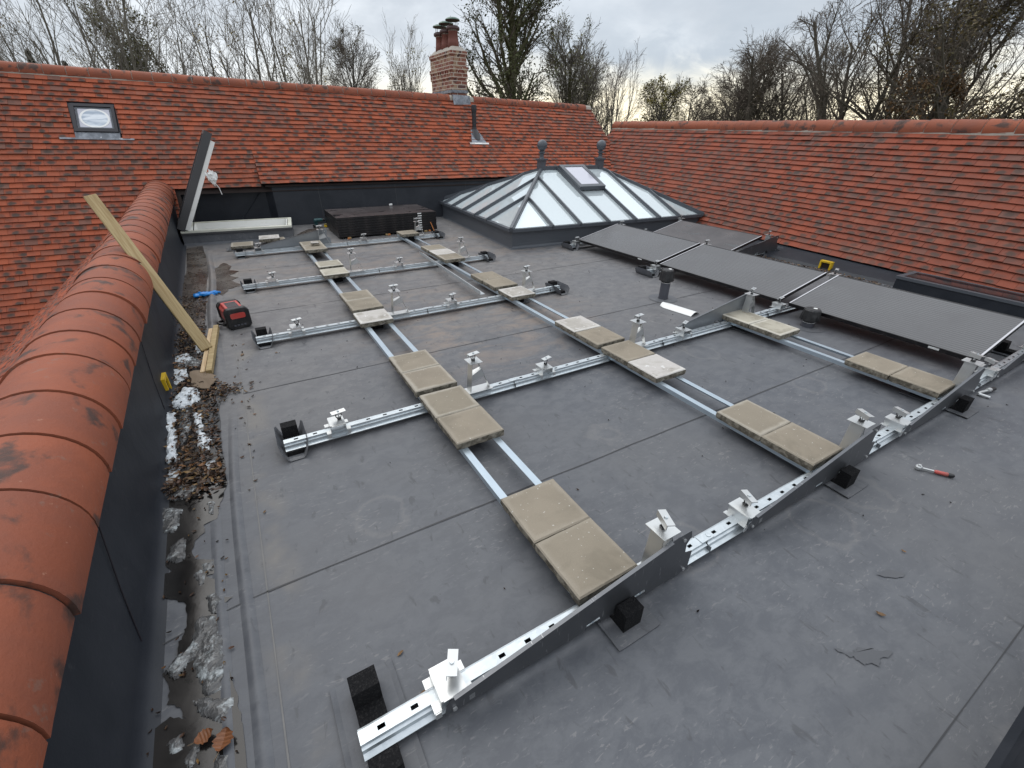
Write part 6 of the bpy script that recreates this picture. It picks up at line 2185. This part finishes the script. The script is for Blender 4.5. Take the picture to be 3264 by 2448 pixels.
def tree(x, y, top, f, label, seed, group='trees behind the roofs', cat='tree'):
    r = random.Random(seed); base = -3.4; H = (top - base) * (1.02 if f.dome else 0.92)
    chains = []; tips = []
    Rz = (H - 2.2) / 2; cz = base + H - Rz
    lump = [r.uniform(0, 6.28) for _ in range(4)]
    def outside(p):
        if not f.dome or p.z < cz - Rz * .4: return False
        dx, dy, dz = p.x - x, p.y - y, p.z - cz
        a = math.atan2(dy, dx)
        k = 1 + .12 * math.sin(3 * a + lump[0] + dz * .5) + .10 * math.sin(5 * a + lump[1] - dz * .9)
        return (dx * dx + dy * dy) / (f.dome * k) ** 2 + (dz / (Rz * k)) ** 2 > 1.0
    def grow(p, d, L, rad_, lvl):
        nseg = (9, 7, 5, 3)[lvl]
        pts = [p.copy()]; dd = d.copy()
        for i in range(nseg):
            dd = (dd + perp(dd, r) * (f.wob[lvl] * r.uniform(0.3, 1.3)) + Vector((0, 0, f.up[lvl]))).normalized()
            p = p + dd * (L / nseg)
            if i > 0 and outside(p): break
            pts.append(p.copy())
        nseg = len(pts) - 1
        chains.append((lvl, pts, rad_, max(f.rmin * 0.6, rad_ * (0.22 if lvl < 3 else 0.6))))
        if lvl >= 2: tips.append((lvl, pts))
        if lvl < 3:
            nk = f.kids[lvl]
            for c in range(nk):
                t = f.start[lvl] + (1 - f.start[lvl]) * ((c + r.random()) / nk)
                k = min(nseg - 1, int(t * nseg)); fr = t * nseg - k
                q = pts[k] + (pts[k + 1] - pts[k]) * fr
                loc = (pts[k + 1] - pts[k]).normalized()
                an = f.ang[lvl] * r.uniform(0.6, 1.25)
                nd = (loc * math.cos(an) + perp(loc, r) * math.sin(an)).normalized()
                LL = L * f.ratio[lvl] * r.uniform(0.65, 1.2) * (1.12 - 0.30 * t)
                grow(q, nd, LL, max(f.rmin, rad_ * (1 - 0.7 * t) * r.uniform(0.38, 0.58)), lvl + 1)
    for s_ in range(f.stems):
        a = 2 * math.pi * (s_ + r.random() * .6) / f.stems
        d = Vector((math.cos(a) * f.stem_ang * r.uniform(.3, 1.2) + f.lean[0], math.sin(a) * f.stem_ang * r.uniform(.3, 1.2) + f.lean[1], 1)).normalized()
        L = H * (0.93 if f.stems == 1 else r.uniform(0.72, 1.0)) 
        grow(Vector((x + (0.25 * math.cos(a) if f.stems > 1 else 0), y + (0.25 * math.sin(a) if f.stems > 1 else 0), base)), d, L, f.r0 * (1 if f.stems == 1 else r.uniform(.55, 1)), 0)
    def tubes(sel, sides):
        V = []; F = []; o = 0
        for lvl, pts, ra, rb_ in sel:
            n = len(pts); sd_ = sides[lvl]
            P = np.array([q[:] for q in pts]); T = np.gradient(P, axis=0); T /= np.linalg.norm(T, axis=1)[:, None] + 1e-9
            ref = np.array([0.3, 0.9, 0.1]) if abs(T[0, 2]) > .8 else np.array([0, 0, 1.0])
            S1 = np.cross(T, ref); S1 /= np.linalg.norm(S1, axis=1)[:, None] + 1e-9
            U1 = np.cross(S1, T); R_ = np.linspace(ra, rb_, n)
            if lvl == 0: R_[0] *= 1.25
            an = 2 * np.pi * np.arange(sd_) / sd_
            ring = P[:, None, :] + R_[:, None, None] * (np.cos(an)[None, :, None] * S1[:, None, :] + np.sin(an)[None, :, None] * U1[:, None, :])
            V.append(ring.reshape(-1, 3))
            for i in range(n - 1):
                for k in range(sd_):
                    k2 = (k + 1) % sd_
                    F.append((o + i * sd_ + k, o + i * sd_ + k2, o + (i + 1) * sd_ + k2, o + (i + 1) * sd_ + k))
            o += n * sd_
        return np.concatenate(V), F
    th = thing('tree', label, cat, (x, y, base), group=group)
    def mesh(name, parts):
        me = bpy.data.meshes.new(name); V = []; F = []; mi = []; o = 0
        for k, (v, fc, m) in enumerate(parts):
            V.append(v); F += [tuple(i + o for i in q) for q in fc]; mi += [k] * len(fc); o += len(v)
            me.materials.append(MATS[m])
        V = np.concatenate(V) - np.array([x, y, base])
        me.from_pydata(V.tolist(), [], F)
        me.polygons.foreach_set('material_index', mi); me.update()
        ob = bpy.data.objects.new(name, me); COL.objects.link(ob); ob.parent = th
        return ob
    v, fc = tubes([c for c in chains if c[0] <= 1], (7, 5, 4, 3))
    mesh('trunk', [(v, fc, f.bark)])
    v, fc = tubes([c for c in chains if c[0] >= 2], (7, 5, 3, 3))
    parts = [(v, fc, f.twig)]
    rn = np.random.RandomState(seed)
    def leafset(cent, size, m):
        n = len(cent)
        d1 = rn.normal(size=(n, 3)); d1 /= np.linalg.norm(d1, axis=1)[:, None]
        d2 = rn.normal(size=(n, 3)); d2 -= d1 * (d1 * d2).sum(1)[:, None]; d2 /= np.linalg.norm(d2, axis=1)[:, None]
        s1 = size * rn.uniform(.6, 1.3, n)[:, None]; s2 = s1 * rn.uniform(.45, .8, n)[:, None]
        q = np.stack([cent - d1 * s1 / 2, cent + d2 * s2 / 2, cent + d1 * s1 / 2, cent - d2 * s2 / 2], 1).reshape(-1, 3)
        parts.append((q, [(4 * i, 4 * i + 1, 4 * i + 2, 4 * i + 3) for i in range(n)], m))
    if f.leaves and f.leaf:
        clump = [rn.randint(len(tips)) for _ in range(max(1, f.leaves // 14))]
        cent = []
        for c in clump:
            pts = tips[c][1]
            for _ in range(14):
                p = np.array(pts[rn.randint(1, len(pts))][:]); cent.append(p + rn.normal(size=3) * 0.16)
        leafset(np.array(cent), f.leaf_size, f.leaf)
    if f.ivy:
        st = [c for c in chains if c[0] <= 1]
        cent = []
        for _ in range(f.ivy):
            lvl, pts, ra, rb_ = st[0] if rn.rand() < .35 else st[rn.randint(len(st))]
            k = rn.randint(len(pts) - 1); t = rn.rand()
            if lvl == 1 and k > 4: continue
            p = np.array((pts[k] + (pts[k + 1] - pts[k]) * t)[:]); cent.append(p + rn.normal(size=3) * (0.18 if lvl == 0 else 0.13))
        leafset(np.array(cent), f.leaf_size * 1.2, 'leaf ivy')
    mesh('crown', parts)
    return th

COP = dict(stems=4, stem_ang=0.34, r0=0.16, rmin=.010, twig='twig pale', bark='bark pale', kids=(9, 6, 5), ang=(0.55, 0.6, 0.65), ratio=(0.38, 0.50, 0.50), wob=(0.05, .10, .16, .2), up=(0.03, 0.10, 0.08, .03), start=(0.22, 0.2, 0.15), leaves=160, leaf='leaf gold', leaf_size=0.11)
ASH = dict(stems=2, stem_ang=.14, r0=0.30, kids=(20, 11, 8), ang=(0.75, 0.7, 0.7), ratio=(0.40, 0.46, 0.46), start=(0.22, .2, .15), up=(.03, .06, .05, .02), wob=(.07, .16, .2, .24), dome=3.6)
OAK = dict(stems=2, stem_ang=.22, r0=0.38, kids=(18, 11, 8), ang=(0.95, 0.8, 0.75), ratio=(0.46, 0.48, 0.46), start=(0.22, .2, .15), up=(.02, .03, .02, .0), wob=(.12, .24, .26, .28), twig='twig brown', dome=4.2)
BIG = dict(stems=4, stem_ang=0.42, r0=0.32, kids=(15, 10, 7), ang=(0.65, 0.7, 0.7), ratio=(0.44, 0.48, 0.48), start=(0.24, .2, .15), up=(.02, .05, .03, .0), wob=(.10, .18, .22, .26), twig='twig brown', dome=6.2)
K_ = 1.6
def TT(x, y, z): return x * K_, y * K_, 1.65 + (z - 1.65) * K_
for i, (x, y, z, kw, lab) in enumerate((
    (-5.2, 25.5, 7.2, dict(COP, lean=(-.12, 0)), 'bare leaning multi stemmed tree at the far left edge of the photo'),
    (-3.9, 23.7, 6.6, dict(COP, lean=(-.10, 0)), 'bare many stemmed tree rising behind the dark evergreens'),
    (-2.3, 22.9, 6.8, dict(COP, lean=(-.06, 0)), 'bare many stemmed tree between the evergreens and the olive bush'),
    (-1.0, 24.0, 7.0, dict(COP, lean=(-.03, 0), leaves=300), 'bare tree with a few tan leaves right behind the olive bush'),
    (0.3, 25.0, 7.2, dict(COP, leaves=350), 'tall bare tree with golden scraps, just right of the olive bush'),
    (1.9, 24.2, 6.6, dict(COP, leaves=420, lean=(.02, 0)), 'bare tree with golden leaves low down, left of the V shaped tree'),
    (3.2, 21.8, 6.9, dict(COP, stems=5, stem_ang=0.26, leaves=200), 'tall V shaped bare tree with fanning stems, left of the round tree'),
    (7.2, 29.1, 6.5, dict(ASH, dome=3.0, r0=.22, leaves=900, leaf='leaf olive', twig='twig brown', leaf_size=.12), 'lower round bare tree, second left of the chimney'),
    (9.2, 26.5, 5.3, dict(COP, stems=6, stem_ang=.10, leaves=900, leaf='leaf yellow', ang=(.35, .4, .5), leaf_size=.12), 'yellow tinged tree of thin upright shoots left of the chimney'),
    (11.9, 20.7, 9.0, dict(ASH, dome=4.4, stems=1, start=(.14, .2, .15), r0=.50, kids=(36, 11, 7), leaves=12500, leaf='leaf ivy', leaf_size=.15, ivy=9000, bark='bark mossy', twig='twig brown', ratio=(.34, .46, .46), ang=(.95, .65, .65)), 'tall dark ivy covered tree right of the chimney'),
    (16.2, 21.6, 6.2, dict(ASH, leaves=3200, leaf='leaf olive', leaf_size=.12, bark='bark mossy'), 'narrow tree with brownish leaves right of the ivy covered tree'),
    (18.0, 22.0, 5.4, dict(ASH, leaves=500, leaf='leaf olive', leaf_size=.12, stems=2, stem_ang=.12), 'slim bare tree left of the pinkish fan shaped tree'),
    (19.9, 22.4, 5.5, dict(COP, stems=5, stem_ang=.22, twig='twig pink', leaves=0), 'pinkish fan shaped bare tree over the gap between the two roofs'),
    (24.6, 23.5, 4.55, dict(ASH, leaves=5000, leaf='leaf yellow', leaf_size=.17), 'yellow leaved tree right of the gap between the roofs'),
    (26.6, 23.2, 4.7, dict(OAK, dome=3.4, r0=.2, kids=(17, 10, 8), leaves=900, leaf='leaf oak', leaf_size=.14), 'low brown bushy tree right of the yellow leaved tree'),
    (28.2, 22.2, 4.9, dict(OAK, dome=3.4, r0=.2, kids=(17, 10, 8), leaves=900, leaf='leaf rust', leaf_size=.14), 'low reddish brown tree, second right of the yellow leaved tree'),
    (26.2, 18.9, 5.4, dict(OAK, leaves=350, leaf='leaf oak'), 'rounded dark bare tree above the middle of the right hand ridge'),
    (24.6, 16.9, 5.9, dict(OAK, leaves=450, leaf='leaf oak'), 'rounded bare oak, left neighbour of the tallest bare trees'),
    (27.3, 16.5, 6.0, dict(BIG, r0=.22), 'bare tree just behind the rounded oak'),
    (23.4, 11.3, 7.0, dict(BIG, r0=.32, kids=(15, 9, 6)), 'big spreading bare tree, third tree from the right edge'),
    (25.8, 10.4, 8.6, dict(BIG, r0=.30), 'tallest bare tree, second from the right edge'),
    (21.0, 6.7, 7.0, dict(OAK, dome=6.4, r0=.40, kids=(19, 10, 8), leaves=9000, leaf='leaf oak', leaf_size=.15), 'brown leaved oak at the right edge of the photo'),
    (20.6, 8.6, 3.6, dict(OAK, r0=.30, kids=(17, 10, 7), leaves=8000, leaf='leaf rust', leaf_size=.14), 'low rust leaved tree in front of the tallest bare tree'),
)):
    X, Y, Z = TT(x, y, z)
    tree(X, Y, Z, form(**kw), lab, 300 + i)
# bushes and evergreens showing just above the ridge on the left
def evergreen(x, y, top, label, seed, R0=1.5):
    r = np.random.RandomState(seed); base = -3.4; H = top - base
    th = thing('evergreen_tree', label, 'evergreen', (x, y, base), group='dark evergreens behind the left ridge')
    t = MB(); t.lathe([(0.16, 0), (0.10, H * .5), (0.02, H * .97)], (x, y, base), 'bark', 7); t.build('trunk', th)
    n = 5200; h = r.rand(n) ** .8
    tier = 0.75 + 0.25 * np.sin(h * 40)
    rr = R0 * (1 - h) * np.sqrt(r.rand(n)) * tier; a = r.rand(n) * 6.283
    rr *= 0.8 + 0.3 * np.sin(3 * a + h * 9)
    c = np.stack([x + rr * np.cos(a), y + rr * np.sin(a), base + H * (0.12 + .88 * h) - rr * .25], 1)
    d1 = np.stack([np.cos(a), np.sin(a), -.3 + 0 * a], 1) + r.normal(size=(n, 3)) * .5; d1 /= np.linalg.norm(d1, axis=1)[:, None]
    d2 = r.normal(size=(n, 3)); d2 -= d1 * (d1 * d2).sum(1)[:, None]; d2 /= np.linalg.norm(d2, axis=1)[:, None]
    q = np.stack([c - d1 * .16, c + d2 * .045, c + d1 * .16, c - d2 * .045], 1).reshape(-1, 3)
    b = MB(); b.add(q.tolist(), [(4 * i, 4 * i + 1, 4 * i + 2, 4 * i + 3) for i in range(n)], 'leaf fir')
    b.build('crown', th, smooth=True)
for x, y, z, lab, sd_ in ((-6.1, 27.5, 3.75, 'dark evergreen, leftmost of the dark trio above the ridge', 1), (-5.3, 27.5, 4.15, 'dark evergreen, middle and tallest of the dark trio', 2), (-4.5, 28.6, 3.95, 'dark evergreen, rightmost of the dark trio above the ridge', 3)):
    X, Y, Z = TT(x, y, z); evergreen(X, Y, Z, lab, sd_, 1.9)
X, Y, Z = TT(-1.6, 25.9, 4.75)
tree(X, Y, Z, form(stems=4, stem_ang=.17, r0=.10, kids=(13, 8, 6), ang=(.6, .6, .7), ratio=(.36, .42, .45), leaves=13000, leaf='leaf olive', leaf_size=.14, start=(.35, .2, .15)), 'bushy olive green tree above the ridge, right of the small skylight', 401, cat='bush')
for k, (x, y, z, lab) in enumerate(((3.9, 25.6, 3.75, 'low yellowish bush right of the V shaped bare tree'), (8.2, 27.4, 3.9, 'low yellow bush at the foot of the thin shoots left of the chimney'), (25.9, 17.9, 3.1, 'small dark green bush under the rounded oaks'))):
    X, Y, Z = TT(x, y, z)
    tree(X, Y, Z, form(stems=4, stem_ang=.3, r0=.08, kids=(10, 7, 5), ang=(.6, .6, .7), ratio=(.36, .42, .45), leaves=2600, leaf='leaf yellow' if k < 2 else 'leaf ivy', leaf_size=.13, start=(.3, .2, .15)), lab, 420 + k, cat='bush')

for o in bpy.data.objects:
    if o.type in {'MESH', 'EMPTY'} and o.parent is None and 'kind' not in o:
        o['kind'] = 'thing'
